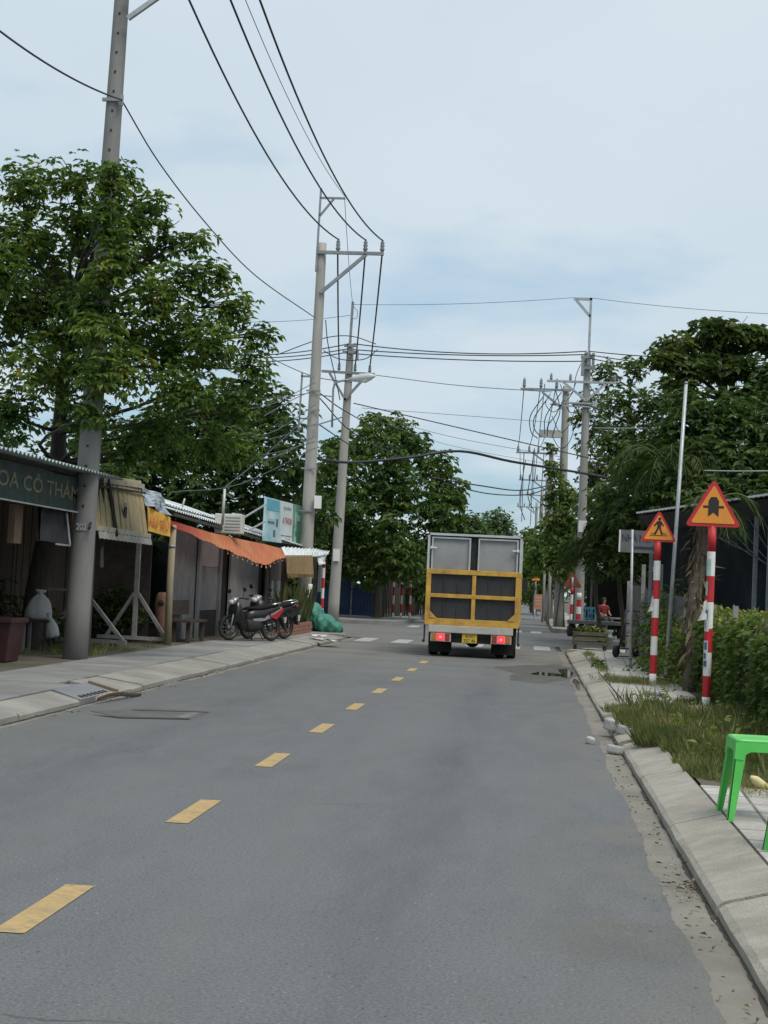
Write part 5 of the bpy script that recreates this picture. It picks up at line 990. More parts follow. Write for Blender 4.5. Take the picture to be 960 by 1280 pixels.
# bench and carved stump under the shop
be = thing('low_bench', 'low dark wooden bench against the corrugated shop wall', 'bench', (-5.0, 31.6, .15)); MB().box((-5.0, 31.7, .58), (.45, 1.6, .05)).build('seat', P('bench_brown', (.045, .03, .024), .7, .3, 4), be); MB().box((-5.2, 31.7, .85), (.05, 1.5, .3)).build('backrest', MATS['bench_brown'], be)
for y in (31.05, 32.35):
    for x in (-5.15, -4.85): MB().box((x, y, .35), (.08, .08, .42)).build('leg', WOODD, be)
stp = thing('carved_stump', 'reddish carved wooden stump behind the pale wooden post', 'stump', (-5.25, 30.4, .15)); mb = MB(); mb.tube([(-5.25, 30.4, .12), (-5.24, 30.4, .5), (-5.26, 30.4, .9), (-5.25, 30.4, 1.08), (-5.25, 30.4, 1.16)], [.17, .15, .17, .15, .10], 12); mb.build('trunk', P('stump_red', (.17, .085, .06), .85, .35, 6, (.12, .08, .06), .6, .5, 20), stp); MB().lathe((-5.25, 30.245, .95), [(.01, -.02), (.06, -.02), (.06, .02), (.01, .02)], 12, R=Matrix.Rotation(math.pi/2, 3, 'X')).build('hollow', DARK, stp)
# steel drain cover in the left kerb with its slots, plus litter
dc = thing('drain_cover', 'grey steel drain plate with a row of slots set in the left kerb', 'drain cover', (-3.08, 17.75, .05))
A_, B_, C_, D_ = Vector((-2.91, 17.0, .062)), Vector((-2.89, 18.35, .062)), Vector((-3.26, 18.4, .155)), Vector((-3.25, 17.05, .155)); mb = MB(); dn = Vector((0, 0, -.10)); mb.add([A_, B_, C_, D_, A_+dn, B_+dn, C_+dn, D_+dn], [(0,1,2,3),(7,6,5,4),(0,4,5,1),(1,5,6,2),(2,6,7,3),(3,7,4,0)]); mb.build('plate', P('drain_steel', (.19, .195, .21), .6, .12, 3, (.18, .17, .17), .4), dc)
for k in range(7): c_ = A_.lerp(B_, .15+.115*k).lerp(D_.lerp(C_, .15+.115*k), .16)+Vector((0,0,.004)); MB().box(c_, (.06, .075, .008), (0, .25, 0)).build('slot', DARK, dc)
for lab, (x, y, z), (a_, b_), m in (('brown inner lining of the broken kerb beside the drain plate', (-3.06, 18.75, .10), (.5, .28), P('mud_brown', (.17, .13, .08), .9, .2, 5)),):
    struct('kerb', MB().box((-3.07, 18.46, .07), (.38, .07, .12), (0, .24, 0)), m)
lv = thing('dry_leaf_litter', 'curled dry palm sheath lying in the gutter below the drain plate', 'litter', (-2.75, 17.9, .01)); mb = MB(); vs = []
for i in range(11):
    t = i/10; w_ = .07*math.sin(math.pi*min(1, t*.9+.1))
    for s in (-1, 0, 1): vs.append((-2.78+.14*t+s*w_*.5, 17.2+1.5*t, .03+.05*abs(s)+.03*math.sin(t*5)))
mb.add(vs, [(i*3+j, i*3+j+1, (i+1)*3+j+1, (i+1)*3+j) for i in range(10) for j in range(2)], 0, True); mb.build('sheath', P('dry_husk', (.30, .25, .17), .85, .2, 6), lv)
# dry twigs, leaves and pebbles along the gutters (uncountable litter)
n = 200; sd_ = RS.uniform(0,1,n) < .72; bx = np.where(sd_, 3.0-np.abs(RS.normal(0,.09,n)), -2.86+np.abs(RS.normal(0,.12,n))); by = np.where(sd_, RS.uniform(4.5,16,n), RS.uniform(13,26,n)); kn = RS.uniform(0,1,n) < .35; by = np.where(kn & sd_, 8.2+RS.normal(0,.35,n), by)
lt = leaf_object('dead_leaves', leaf_arrays(np.stack([bx, by, np.full(n,.012)],1), np.stack([RS.normal(0,1,n),RS.normal(0,1,n),RS.uniform(0,.25,n)],1), RS.uniform(.015,.055,n), .3, .15, .3), RS.uniform(0,1,n), LEAF('dead_leaf', (.05,.035,.022), (.16,.12,.07), (.36,.30,.22), .05, .8), None); tag(lt, 'dry leaves and bits of straw scattered along the gutters', kind='stuff')
mb = MB()
for i in range(80):
    s = 1 if i % 3 else -1; x = 2.98-abs(random.gauss(0,.12)) if s > 0 else -2.84+abs(random.gauss(0,.12)); y = random.uniform(5, 24) if s > 0 else random.uniform(13, 34); r_ = random.uniform(.003, .009); mb.lathe((x, y, -.002), [(r_*.5, 0), (r_, r_*.5), (r_*.6, r_*1.1), (.001, r_*1.25)], 6, smooth=False)
tag(mb.build('gravel', P('grit', (.13, .12, .10), .9, .3, 9)), 'loose grit lying in the gutters', kind='stuff')
# broken concrete lumps in the grass at the right kerb
for k, (lab, px, py, s_, rz) in enumerate((('broad flat broken concrete slab poking out of the kerb grass', 787, 916, (.42, .5, .10), .3), ('pale rounded concrete lump at the grass edge above the broken slab', 768, 912, (.22, .26, .12), .8), ('small grey concrete chunk lying in the gutter below the grass', 770, 932, (.16, .24, .08), 1.2), ('little dark stone in the gutter by the grass tip', 738, 920, (.12, .16, .07), .2))):
    c_ = gr(px, py, .08); mb = MB(); vs = []; rr = random.Random(k+4)
    for i in range(9): a = 2*math.pi*i/9; q_ = rr.uniform(.7, 1.1); vs.append((q_*s_[0]/2*math.cos(a), q_*s_[1]/2*math.sin(a)))
    mb.prism(vs, (0,0,0), (1,0,0), (0,1,0), s_[2]); o = mb.build('concrete_chunk', P('rubble', (.42, .41, .38), .9, .2, 5, (.2, .18, .15), .5, .5, 30), None, local=True, bevel=.02); o.location = (c_.x, c_.y, .06 if k < 2 else .0); o.rotation_euler = (.10, .14, rz); tag(o, lab, 'rubble')
sl_ = gr(800, 868, .135); 
cl_ = gr(815, 868, .14); sk = MB(); vs = []
for j in range(6):
    for i in range(8): vs.append((cl_.x-.14+.28*i/7+.02*math.sin(j*2), cl_.y-.2+.4*j/5, .145+.035*abs(math.sin(i*1.9+j*.8))*abs(math.cos(j*1.1+i*.4))))
sk.add(vs, [(j*8+i, j*8+i+1, (j+1)*8+i+1, (j+1)*8+i) for j in range(5) for i in range(7)], 0, True); tag(sk.build('plastic_rag', P('rag_blue', (.10, .15, .28), .7, .3, 9)), 'crumpled blue plastic rag on the pale tiles below the pedestrian sign', 'rag')
# white and yellow bottle-shaped litter in the grass behind the stool
bt_ = gr(948, 985, .15); tb_ = thing('litter_bottle', 'pale yellow bottle with a crushed white neck lying in grass behind the stool', 'bottle', (bt_.x, bt_.y, .19), (0, math.radians(-62), math.radians(40))); tb_.scale = (.75,.75,.75)
MB().lathe((0,0,0), [(.035, -.12), (.045, -.11), (.045, .05), (.025, .10), (.02, .12)], 12).build('body', P('bottle_yellow', (.62, .55, .26), .5, .15, 9), tb_, local=True); MB().lathe((0,0,0), [(.055, -.23), (.06, -.20), (.05, -.15), (.045, -.115)], 12).build('cap', WPT, tb_, local=True)
# ------------------------------------------------------------------ right side
tg = thing('planter_trough', 'mossy low wooden trough of plants at the end of the tiled pavement', 'planter', (3.62, 39.2, .14)); mb = MB()
for z in (.30, .42, .54): mb.box((3.62, 38.92, z), (.86, .04, .085)); mb.box((3.62, 39.5, z), (.86, .04, .085))
for x in (3.21, 4.03): mb.box((x, 39.2, .4), (.04, .6, .34))
mb.build('slats', P('mossy_wood', (.10, .095, .06), .9, .3, 6, (.05, .06, .03), .6, .4), tg); MB().box((3.62, 39.2, .48), (.78, .54, .12)).build('soil', DIRT, tg)
for x in (3.25, 3.99):
    for y in (38.95, 39.46): MB().box((x, y, .2), (.07, .07, .16)).build('foot', CHAS, tg)
V, R = clump_leaves([((3.4, 39.2, .60), .16), ((3.65, 39.2, .62), .17), ((3.9, 39.2, .60), .14)], 1500, .11, 4, .1, .7, .3); leaf_object('plants', V, R, LEAF('trough_leaf', (.05,.075,.02), (.13,.16,.05), (.25,.24,.10)), tg)
pt_ = thing('small_pot', 'small grey pot standing behind the mossy trough', 'pot', (4.12, 40.0, .14)); MB().lathe((4.12, 40.0, .14), [(.10, 0), (.13, .28), (.15, .30), (.15, .34), (.09, .34), (.09, .42), (.13, .5)], 14).build('body', P('pot_grey', (.17, .20, .18), .8, .25, 5), pt_)
cbn = thing('stone_bench', 'low pale stone bench on dark rocks across the side road', 'bench', at(745, 796, 60)); c_ = gr(745, 797, .14); MB().box((c_.x, c_.y, .62), (1.9, .7, .12)).build('seat', P('bench_stone', (.20, .19, .165), .85, .2, 2, (.12, .115, .10), .6), cbn, bevel=.02)
for k in range(6): MB().lathe((c_.x-.8+.32*k, c_.y, .14), [(.12, 0), (.17, .15), (.14, .32), (.08, .42)], 8).build('rock_foot', WOODD, cbn)
# simple plastic chair, dark tables
BCH = P('chair_blue', (.035, .13, .20), .5, .15, 4)
def chair(label, loc, rz, m):
    r = thing('plastic_chair', label, 'chair', loc, (0, 0, rz)); B = lambda n_, mb_: mb_.build(n_, m, r, local=True)
    B('seat', MB().box((0, 0, .44), (.42, .42, .035)))
    for x in (-.19, .19):
        for y in (-.19, .19): B('leg', MB().bar((x*1.1, y*1.1, 0), (x, y, .43), .045))
    mb_ = MB(); [mb_.box((x, .215, .66), (.055, .025, .44)) for x in (-.18, -.06, .06, .18)]; mb_.box((0, .22, .86), (.44, .03, .09)); B('backrest', mb_)
    for x in (-.22, .22): B('armrest', MB().bar((x, .2, .66), (x, -.2, .64), .045, .03).bar((x, -.19, .64), (x, -.18, .42), .035))
    return r
q1 = at(735, 772, 61); chair('blue plastic chair beside the person in red, nearer the road', (q1.x, 61.2, .14), .2, BCH); q2 = at(744, 772, 61.5); chair('blue plastic chair beside the person in red, next to their elbow', (q2.x, 61.9, .14), -.3, P('chair_teal', (.04, .16, .20), .5, .15, 4))
# seated person in red
pp = at(754, 775, 61.0); pr_ = thing('person', 'person in a red shirt sitting with their back to the road under the trees', 'person', (pp.x, 61.0, .14), (0, 0, math.radians(28)))
def skinned(name, verts, edges, m, par, sub=2):
    me = bpy.data.meshes.new(name); me.from_pydata([v[:3] for v in verts], edges, []); o = bpy.data.objects.new(name, me); COL.objects.link(o); o.parent = par
    me.skin_vertices.new() if hasattr(me.skin_vertices, 'new') and len(me.skin_vertices) == 0 else None
    s = o.modifiers.new('skin', 'SKIN'); bpy.context.view_layer.objects.active = o
    for d_, v in zip(me.skin_vertices[0].data, verts): d_.radius = (v[3], v[4] if len(v) > 4 else v[3])
    me.skin_vertices[0].data[0].use_root = True; b_ = o.modifiers.new('sub', 'SUBSURF'); b_.levels = sub; b_.render_levels = sub; s.use_smooth_shade = True; me.materials.append(m); return o
SKIN = P('skin', (.30, .17, .11), .6, .1, 5, bump=.02); HAIR = P('hair', (.012, .010, .009), .5, .2, 9); SHIRT = P('red_shirt', (.17, .010, .014), .8, .15, 5, (.2, .02, .02), .4); TROU = P('dark_trousers', (.05, .05, .06), .85, .2, 5)
bv = [(0,0,.46,.15,.11), (0,.02,.62,.14,.10), (0,.03,.80,.15,.105), (0,.02,.95,.12,.09), (0,0,1.04,.05), (0,-.02,1.10,.055), (0,-.03,1.19,.085,.095), (0,-.02,1.28,.06)]
ed = [(0,1),(1,2),(2,3),(3,4),(4,5),(5,6),(6,7)]
for s in (-1, 1):
    i = len(bv); bv += [(s*.17,.02,.95,.055), (s*.23,-.03,.72,.042), (s*.18,-.24,.62,.035), (s*.15,-.33,.62,.03), (s*.09,-.12,.47,.09), (s*.12,-.44,.48,.07), (s*.12,-.46,.26,.055), (s*.12,-.45,.06,.04), (s*.12,-.56,.03,.035)]
    ed += [(3,i),(i,i+1),(i+1,i+2),(i+2,i+3),(0,i+4),(i+4,i+5),(i+5,i+6),(i+6,i+7),(i+7,i+8)]
skinned('body', bv, ed, SKIN, pr_)
skinned('shirt', [(0,.01,.48,.165,.125), (0,.03,.64,.155,.118), (0,.035,.80,.165,.12), (0,.02,.96,.135,.10), (0,.0,1.01,.07), (-.18,.02,.95,.07), (-.225,-.02,.80,.062), (.18,.02,.95,.07), (.225,-.02,.80,.062)], [(0,1),(1,2),(2,3),(3,4),(3,5),(5,6),(3,7),(7,8)], SHIRT, pr_)
skinned('trousers', [(0,0,.46,.165,.12), (-.10,-.12,.48,.10), (-.12,-.44,.49,.08), (-.12,-.46,.12,.065), (.10,-.12,.48,.10), (.12,-.44,.49,.08), (.12,-.46,.12,.065)], [(0,1),(1,2),(2,3),(0,4),(4,5),(5,6)], TROU, pr_)
mb = MB(); vs = []
for j in range(9):
    for i in range(16): a = 2*math.pi*i/16; p_ = math.pi*j/8*.72; vs.append((.10*math.sin(p_)*math.cos(a), .0+.115*math.sin(p_)*math.sin(a)+.015*(j > 5), 1.205+.115*math.cos(p_)))
mb.add(vs, [(j*16+i, j*16+(i+1)%16, (j+1)*16+(i+1)%16, (j+1)*16+i) for j in range(8) for i in range(16)], 0, True); mb.build('hair', HAIR, pr_, local=True)
so_ = thing('low_stool', 'low dark stool under the person in red', 'stool', (pp.x, 61.0, .14)); MB().box((pp.x, 61.0, .47), (.34, .34, .04)).build('seat', BLK, so_)
for x in (-.13, .13):
    for y in (-.13, .13): MB().box((pp.x+x, 61+y, .30), (.04, .04, .32)).build('leg', BLK, so_)
# shade shelter behind the palms
sh = thing('shade_shelter', 'dark tin shelter sunk in the foliage behind the person in red', 'shelter', (6.6, 64, .14)); MB().sheet((4.6, 62.3, 2.55), (9.5, 62.3, 2.6), (9.5, 67.5, 3.0), (4.6, 67.5, 2.95), waves=20, amp=.02).build('roof', ZINCD, sh); MB().box((7, 67.4, 1.5), (5, .06, 2.8)).build('back_wall', DARK, sh); MB().box((9.4, 65, 1.5), (.06, 5, 2.8)).build('side_wall', DARK, sh)
for x, y in ((4.7, 62.4), (7, 62.4), (9.4, 62.4), (4.7, 67.3)): MB().bar((x, y, .1), (x, y, 2.6), .09).build('post', WOODG, sh)
wt = gr(783, 795, .14)
tl_ = thing('stone_table', 'pale garden table behind the hand trolley', 'table', (wt.x, wt.y, .14)); MB().lathe((wt.x, wt.y, .70), [(.02, 0), (.6, 0), (.62, .03), (.6, .06), (.02, .06)], 20).build('top', MATS['bench_stone'], tl_); MB().lathe((wt.x, wt.y, .14), [(.22, 0), (.2, .06), (.10, .12), (.09, .5), (.18, .56)], 14).build('leg', MATS['bench_stone'], tl_)
# hand trolley leaning by the fence
w0 = gr(772, 822, .14); w1 = at(783, 762, w0.y); hc_ = thing('hand_trolley', 'black two wheeled hand trolley leaning at the end of the fence', 'trolley', (w0.x, w0.y, .14))
for s in (0, .34): MB().tube([Vector((w0.x+s, w0.y, .28)), Vector((w0.x+s+.12, w0.y+.05, .8)), Vector((w1.x+s*.6, w0.y+.1, w1.z))], .022, 8).build('handle', BLK, hc_)
mb = MB(); [mb.bar((w0.x+.05+.12*k/3.0, w0.y+.02, .35+.28*k), (w0.x+.36+.10*k/3.0, w0.y+.02, .35+.28*k), .03) for k in range(4)]; mb.box((w0.x+.2, w0.y-.2, .18), (.45, .3, .02)); mb.build('frame', BLK, hc_)
for s in (-.04, .40):
    R = Matrix.Rotation(math.pi/2, 3, 'Y') @ Matrix.Rotation(.5, 3, 'X'); t = MB().lathe((w0.x+s, w0.y, .28), [(.06, -.03), (.125, -.035), (.14, -.015), (.14, .015), (.125, .035), (.06, .03)], 20, R=R).build('wheel', RUB, hc_); MB().lathe((w0.x+s, w0.y, .28), [(.01, -.025), (.063, -.028), (.063, .028), (.01, .025)], 14, R=R).build('rim', GREYM, t)
# fence of dark sheets with pale posts, guesthouse board
fn = thing('sheet_fence', 'dark rusty sheet fence with pale posts behind the pedestrian sign', 'fence', (4.7, 32, .13))
for k, (a, b_) in enumerate((((4.55, 38.2), (4.65, 35.0)), ((4.65, 34.9), (4.75, 31.6)), ((4.75, 31.5), (4.95, 28.2)))): MB().sheet((*a, .14), (*b_, .14), (*b_, 1.75-.1*k), (*a, 1.8-.1*k), waves=22, amp=.018, per=6).build('sheet', ZINCD, fn)
for x, y, h in ((4.5, 38.3, 1.9), (4.6, 34.9, 2.25), (4.70, 31.5, 2.2), (4.9, 28.1, 1.6)): MB().bar((x, y, .1), (x-.02, y, h), .085).build('post', WOODG, fn)
gb = at(797, 675, 30.5); gbd = thing('guesthouse_board', 'grey board with dark letters and an arrow, half behind the pedestrian sign', 'sign', (gb.x, 30.5, .13)); gp0 = at(789.5, 800, 30.3); gp1 = at(790.5, 662, 30.3); MB().tube([(gp0.x, 30.3, .05), gp1], .026, 8).build('pole', GALV, gbd)
A_, B_ = at(774, 690, 30.6), at(826, 692, 30.6); hh = .44; brd = MB().box(((A_.x+B_.x)/2, 30.6, A_.z+hh/2), (B_.x-A_.x, .03, hh)).build('board', P('board_grey_white', (.15, .155, .15), .85, .15, 3, (.09, .09, .085), .6), gbd); MB().box((A_.x-.0, 30.58, A_.z+hh/2), (.03, .05, hh)).build('frame', WPT, brd)
text('lettering', 'NHÀ NGHỈ', brd, P('letter_navy', (.03, .035, .07), .7, .2, 5, bump=0), (A_.x+.05, 30.583, A_.z+.21), (1,0,0), (0,0,1), B_.x-A_.x-.12, .20)
mb = MB().box(((A_.x+B_.x)/2+.08, 30.582, A_.z+.10), (.46, .004, .05)); mb.prism([(0,-.07),(.12,0),(0,.07)], (B_.x-.16, 30.584, A_.z+.10), (1,0,0), (0,0,1), -.004); mb.build('arrow', MATS['letter_navy'], brd)
# net covered shed
NET = P('shade_net', (.012, .0165, .0185), .9, .3, 2, (.026, .035, .037), .5, .3, 20, spec=.1); NETF = P('net_fold', (.07, .09, .09), .8, .3, 4)
ns = thing('netted_shed', 'shed hung with black shade netting under a pale roof edge behind the hedge', 'shed', (6.5, 26, .13)); A_, B_ = at(796, 641, 33), at(1010, 611, 24.5); zt = A_.z
dirn = Vector((B_.x-A_.x, B_.y-A_.y, 0)); back = Vector((dirn.y, -dirn.x, 0)).normalized()*-1
if back.x < 0: back = -back
mb = MB(); nu, nv = 60, 14; vs = []; A0 = Vector((A_.x, A_.y, 0)); 
for j in range(nv+1):
    for i in range(nu+1):
        u, v = i/nu, j/nv; p = A0 + dirn*u + back*(.35+.06*math.sin(u*34+v*5)+.05*math.sin(u*11-v*9)+.12*math.sin(math.pi*v)) ; p.z = .1+(zt+(B_.z-zt)*u-.12-.1)*v; vs.append(p)
mb.add(vs, [(j*(nu+1)+i, j*(nu+1)+i+1, (j+1)*(nu+1)+i+1, (j+1)*(nu+1)+i) for j in range(nv) for i in range(nu)], 0, True); mb.build('netting', NET, ns)
mb = MB()
for k in range(9):
    u0 = .30+.07*k; a = A0+dirn*u0+back*.24+Vector((0,0,zt-.2-.02*k)); b_ = A0+dirn*min(1.1, u0+.30)+back*.24+Vector((0,0,zt-.75-.17*k)); m1 = a.lerp(b_, .5)-Vector((0,0,.10)); mb.tube([a, a.lerp(m1, .6)-Vector((0,0,.03)), m1, m1.lerp(b_, .5)-Vector((0,0,.02)), b_], .009, 5)
mb.build('net_folds', NETF, ns)
mb = MB().bar(A0+Vector((0,0,zt)), A0+dirn+Vector((0,0,B_.z)), .03, .035); mb.build('roof_edge', P('edge_white', (.58, .60, .60), .6, .1, 4), ns)
a, b_ = A0+Vector((0,0,zt-.02)), A0+dirn+Vector((0,0,B_.z-.02)); MB().sheet(a, b_, b_+back*6+Vector((0,0,-.35)), a+back*6+Vector((0,0,-.35)), waves=40, amp=.015).build('roof', ZINCD, ns); MB().sheet(a-Vector((0,0,.05)), b_-Vector((0,0,.05)), b_+back*.35-Vector((0,0,.34)), a+back*.35-Vector((0,0,.34)), nv=2).build('soffit', DARK, ns)
for u in (.02, .35, .68, .98): p = A0+dirn*u+back*.30; MB().bar(p, p+Vector((0,0,zt-.05)), .07).build('post', GREYM, ns)
q0, q1 = .80, 1.0; a, b_ = A0+dirn*q0+back*.18, A0+dirn*q1+back*.18; MB().sheet(a+Vector((0,0,1.75)), b_+Vector((0,0,1.75)), b_+Vector((0,0,zt-.2)), a+Vector((0,0,zt-.2)), waves=12, amp=.012, per=6).build('green_sheet', P('pale_green_sheet', (.20, .29, .27), .6, .15, 2), ns)
p = A0+dirn*.79+back*.15; MB().bar(p+Vector((0,0,.9)), p+Vector((0,0,zt-.1)), .05).build('strut', GREYM, ns)
# ------------------------------------------------------------------ far right roadside
def far_sign():
    q = at(668, 772, 92); r, pl = sign('small far warning triangle above the orange notice board', (q.x, 92, .12), 2.1, .62, [.25]*4, 0, 0, [GREYM, GREYM]); shape(pl, [[(-.04,-.1),(.04,-.1),(.04,.12),(-.04,.12)]], (0, -.0605, 2.1+.19), .8); return r
far_sign()
ob = at(673, 760, 88); obd = thing('notice_board', 'pale orange board on short legs at the edge of the far pavement', 'sign', (ob.x, 88, .14)); OPK = P('board_orange', (.58, .26, .15), .7, .15, 2, (.6, .45, .36), .5, bump=0); MB().box((ob.x, 88, 1.0), (.54, .04, .86)).build('board', OPK, obd)
for z, w_ in ((1.22, .4), (1.05, .44), (.88, .36)): MB().box((ob.x, 87.976, z), (w_, .006, .05)).build('print_line', P('print_pale', (.6, .52, .44), .7, .2, 5, bump=0), obd)
for x in (-.18, .18): MB().bar((ob.x+x, 88, .1), (ob.x+x, 88, .6), .05).build('leg', WPT, obd)
oh = at(695, 651, 70); ohb = thing('hanging_banner', 'small pinkish orange banner fixed high on the pole in climbing plants', 'banner', oh); MB().sheet(oh+Vector((-.28,0,-.2)), oh+Vector((.25,0,-.14)), oh+Vector((.25,0,.22)), oh+Vector((-.28,0,.12)), thick=.02, jit=.02).build('cloth', OPK, ohb); MB().bar(oh+Vector((-.3,.02,.28)), oh+Vector((.5,.02,.28)), .05).build('rail', GREYM, ohb)
MB().bar(oh+Vector((-.25,.02,.1)), oh+Vector((-.25,.02,.3)), .02).build('hanger', GREYM, ohb)
bs = at(713.2, 786, 55); bsg, bpl = sign('rusty warning sign seen from behind on a striped post by the steel-topped pole', (bs.x, 55, .14), 1.62, .7, [.2, .25, .2, .2, .15], 1, math.pi, None, None, pr=.05)
bpl.data.materials[0] = P('rust_back', (.22, .065, .035), .8, .3, 5, (.12, .05, .03), .6)
gl = at(722, 735, 55.5)
for k, (lab, px, y, h, r_) in enumerate((('grey gate post beyond the side road, first right of the distant row', 687, 70, 3.6, .07), ('grey gate post beyond the side road, second right of the distant row', 680, 76, 3.6, .06))):
    q = at(px-2, 770, y); MB().tube([(q.x, y, .1), (q.x+.03, y, h)], r_, 10).build('concrete_post', POLED).__setitem__('label', lab); bpy.data.objects['concrete_post' if k == 0 else 'concrete_post.001']['category'] = 'post'

plain_post('red and white post standing right in front of the steel-topped pole', (722.2, 790), (724.2, 741), 55.8, .085, 6, 1)
def treeline(name, label, x0, x1, y, h, n, m, dy=4):
    x = RS.uniform(x0, x1, n); top = h*(.72+.16*np.sin(x*.35+y)+.10*np.sin(x*.93+1)+.06*np.sin(x*2.3)); z = top*RS.uniform(0,1,n)**.7+.1
    p = np.stack([x, y+RS.uniform(-dy,dy,n)*(1-.5*z/h), z], 1); ax = RS.normal(0,1,(n,3))+np.array([0,-.5,-.3]); V = leaf_arrays(p, ax, RS.uniform(.35,.8,n), .5, .1, .7)
    return tag(leaf_object(name, V, .5+.3*np.sin(x*.8+z*1.7)+RS.normal(0,.15,n), m, None), label, kind='stuff')
TLF = LEAF('leaf_wood', (.020, .040, .020), (.038, .068, .030), (.065, .10, .045), .2)
treeline('undergrowth', 'distant wood closing the end of the road', -70, 80, 270, 9, 9000, TLF, 8)
treeline('undergrowth', 'thick growth behind the yards left of the road', -32, -5.6, 84, 6, 5200, TLF, 3); treeline('undergrowth', 'thick growth behind the yards right of the road', 5.8, 40, 100, 6.5, 5200, TLF, 3)
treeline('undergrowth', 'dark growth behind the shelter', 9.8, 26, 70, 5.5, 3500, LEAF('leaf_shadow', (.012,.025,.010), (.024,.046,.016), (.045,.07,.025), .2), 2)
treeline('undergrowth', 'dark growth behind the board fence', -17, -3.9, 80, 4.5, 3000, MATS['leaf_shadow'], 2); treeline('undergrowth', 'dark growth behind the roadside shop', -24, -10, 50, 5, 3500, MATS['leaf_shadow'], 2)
# ------------------------------------------------------------------ vegetation
BARK = P('bark', (.11, .095, .075), .95, .35, 5, (.05, .045, .035), .6, .7, 18, sx=(3,3,.6)); BARKD = P('bark_dark', (.045, .038, .030), .95, .35, 5, (.025, .022, .018), .6, .7, 18, sx=(3,3,.6))
PALMB = P('palm_bark', (.085, .065, .045), .95, .4, 7, (.06, .05, .035), .7, .8, 16, sx=(1,1,3))
LF1 = LEAF('leaf_mid', (0.046, 0.081, 0.021), (0.117, 0.188, 0.043), (0.286, 0.325, 0.077), 0.49)
LF2 = LEAF('leaf_deep', (0.033, 0.059, 0.018), (0.064, 0.107, 0.031), (0.143, 0.179, 0.055), 0.39)
LF3 = LEAF('leaf_round_tree', (0.039, 0.073, 0.021), (0.092, 0.155, 0.039), (0.232, 0.276, 0.073), 0.46)
LF4 = LEAF('leaf_layered', (0.039, 0.065, 0.021), (0.086, 0.126, 0.036), (0.196, 0.220, 0.069), 0.39)
LF5 = LEAF('leaf_far_haze', (0.057, 0.098, 0.045), (0.111, 0.171, 0.075), (0.188, 0.244, 0.114), 0.42)  # paler, bluer leaf colours with the distance haze painted in
LFH = LEAF('leaf_hedge', (.042,.072,.020), (.105,.155,.040), (.21,.25,.07), 0.42)
LFY = LEAF('leaf_vine', (0.061, 0.101, 0.026), (0.134, 0.191, 0.049), (0.259, 0.300, 0.090), 0.44)
FRD = LEAF('palm_leaf', (.028,.050,.015), (.062,.095,.026), (.14,.16,.05), 0.44, .6)
GRS = LEAF('grass_blade', (.14, .165, .065), (.27, .285, .13), (.52, .47, .30), 0.49, .7)
def C(lst, dY=0, s=1): return [(at(x, y, Y+dY), r*s) for x, y, Y, r in lst]
# big tree over the plant stall
tb0 = gr(38, 812, .142); tY = 25.7; tr_ = [Vector((at(36, 806, tY).x, tY, .1)), at(45, 740, tY), at(62, 650, tY), at(72, 580, tY), at(74, 540, tY), at(80, 470, tY-.5), at(90, 400, tY-1)]
cl = C([(30,235,24.2,.62),(92,226,23.8,.52),(150,228,24.4,.48),(188,258,24,.42),(212,300,24.5,.42),(55,300,25,.7),(125,300,24.6,.62),(-45,280,24,.85),(246,345,24,.5),(292,384,24.3,.45),(322,420,24.6,.36),(318,462,24.4,.42),(270,432,23.6,.55),(200,375,23.6,.68),(120,385,23.2,.7),(38,385,24.5,.8),(-40,420,24,.95),(55,465,23.6,.7),(150,465,23.2,.68),(228,485,23.4,.62),(296,505,24.3,.45),(105,520,23.5,.52),(195,540,24.2,.5),(262,556,25,.46),(10,515,24,.62),(165,330,24.9,.6),(70,350,25.4,.75),(170,420,25.2,.7),(245,410,25,.5),(5,340,23.2,.6), (215,575,25.5,.5), (300,560,26.5,.5), (138,215,22.9,.26),(132,262,22.7,.34),(145,318,22.7,.36),(138,235,22.9,.30),(140,290,22.8,.36),(128,345,22.7,.42),(122,410,22.6,.46),(118,470,22.6,.42),(112,520,22.7,.30),(165,280,23.4,.4),(100,275,24,.5),(160,560,24.6,.45),(250,300,24.4,.28),(275,345,24.3,.3),(-30,350,24,.9),(80,420,24.6,.7),(215,440,24.3,.6),(20,300,24,.6)])
tree('street_tree', 'broad leafy street tree spreading over the plant stall around the thick near pole', tr_, .21, cl, LF1, BARKD, per=560, size=.118, k=6, droop=.45, flat=.78, twigs=6, width=.40, limb_r=.2, shell=.6)
# dark trees behind the shops
cl = C([(345,515,45,.9),(300,505,46,1.2),(250,520,46,1.3),(205,545,45,1.2),(355,560,44,.9),(300,570,45,1.3),(255,610,45,1.3),(340,622,45,1.1),(200,615,46,1.3),(230,645,46,1.1),(310,640,46,1.2),(165,560,46,1.3),(150,620,46,1.4),(372,590,45,.7),(385,640,47,.9),(280,540,47,1.2)])
tree('shade_tree', 'dark dense tree rising behind the zinc roof of the roadside shop', [at(265,780,46)*1, at(266,700,46), at(270,640,46), at(280,590,46)], .25, cl, LF2, BARKD, per=150, size=.24, k=6, droop=.35, flat=.85, twigs=2)
cl = C([(60,600,33,.9),(110,640,33,.8),(150,650,34,.8),(20,650,33,.9),(70,690,33,.8),(120,720,33,.8),(40,740,32.5,.7),(160,700,35,.7),(-20,560,33,1.2),(95,560,34,.9),(140,590,34,.8)])
tree('yard_tree', 'low shady tree in the yard behind the plant stall', [at(90,806,33), at(92,740,33), at(90,680,33)], .12, cl, LF2, BARKD, per=260, size=.15, k=6, twigs=2)
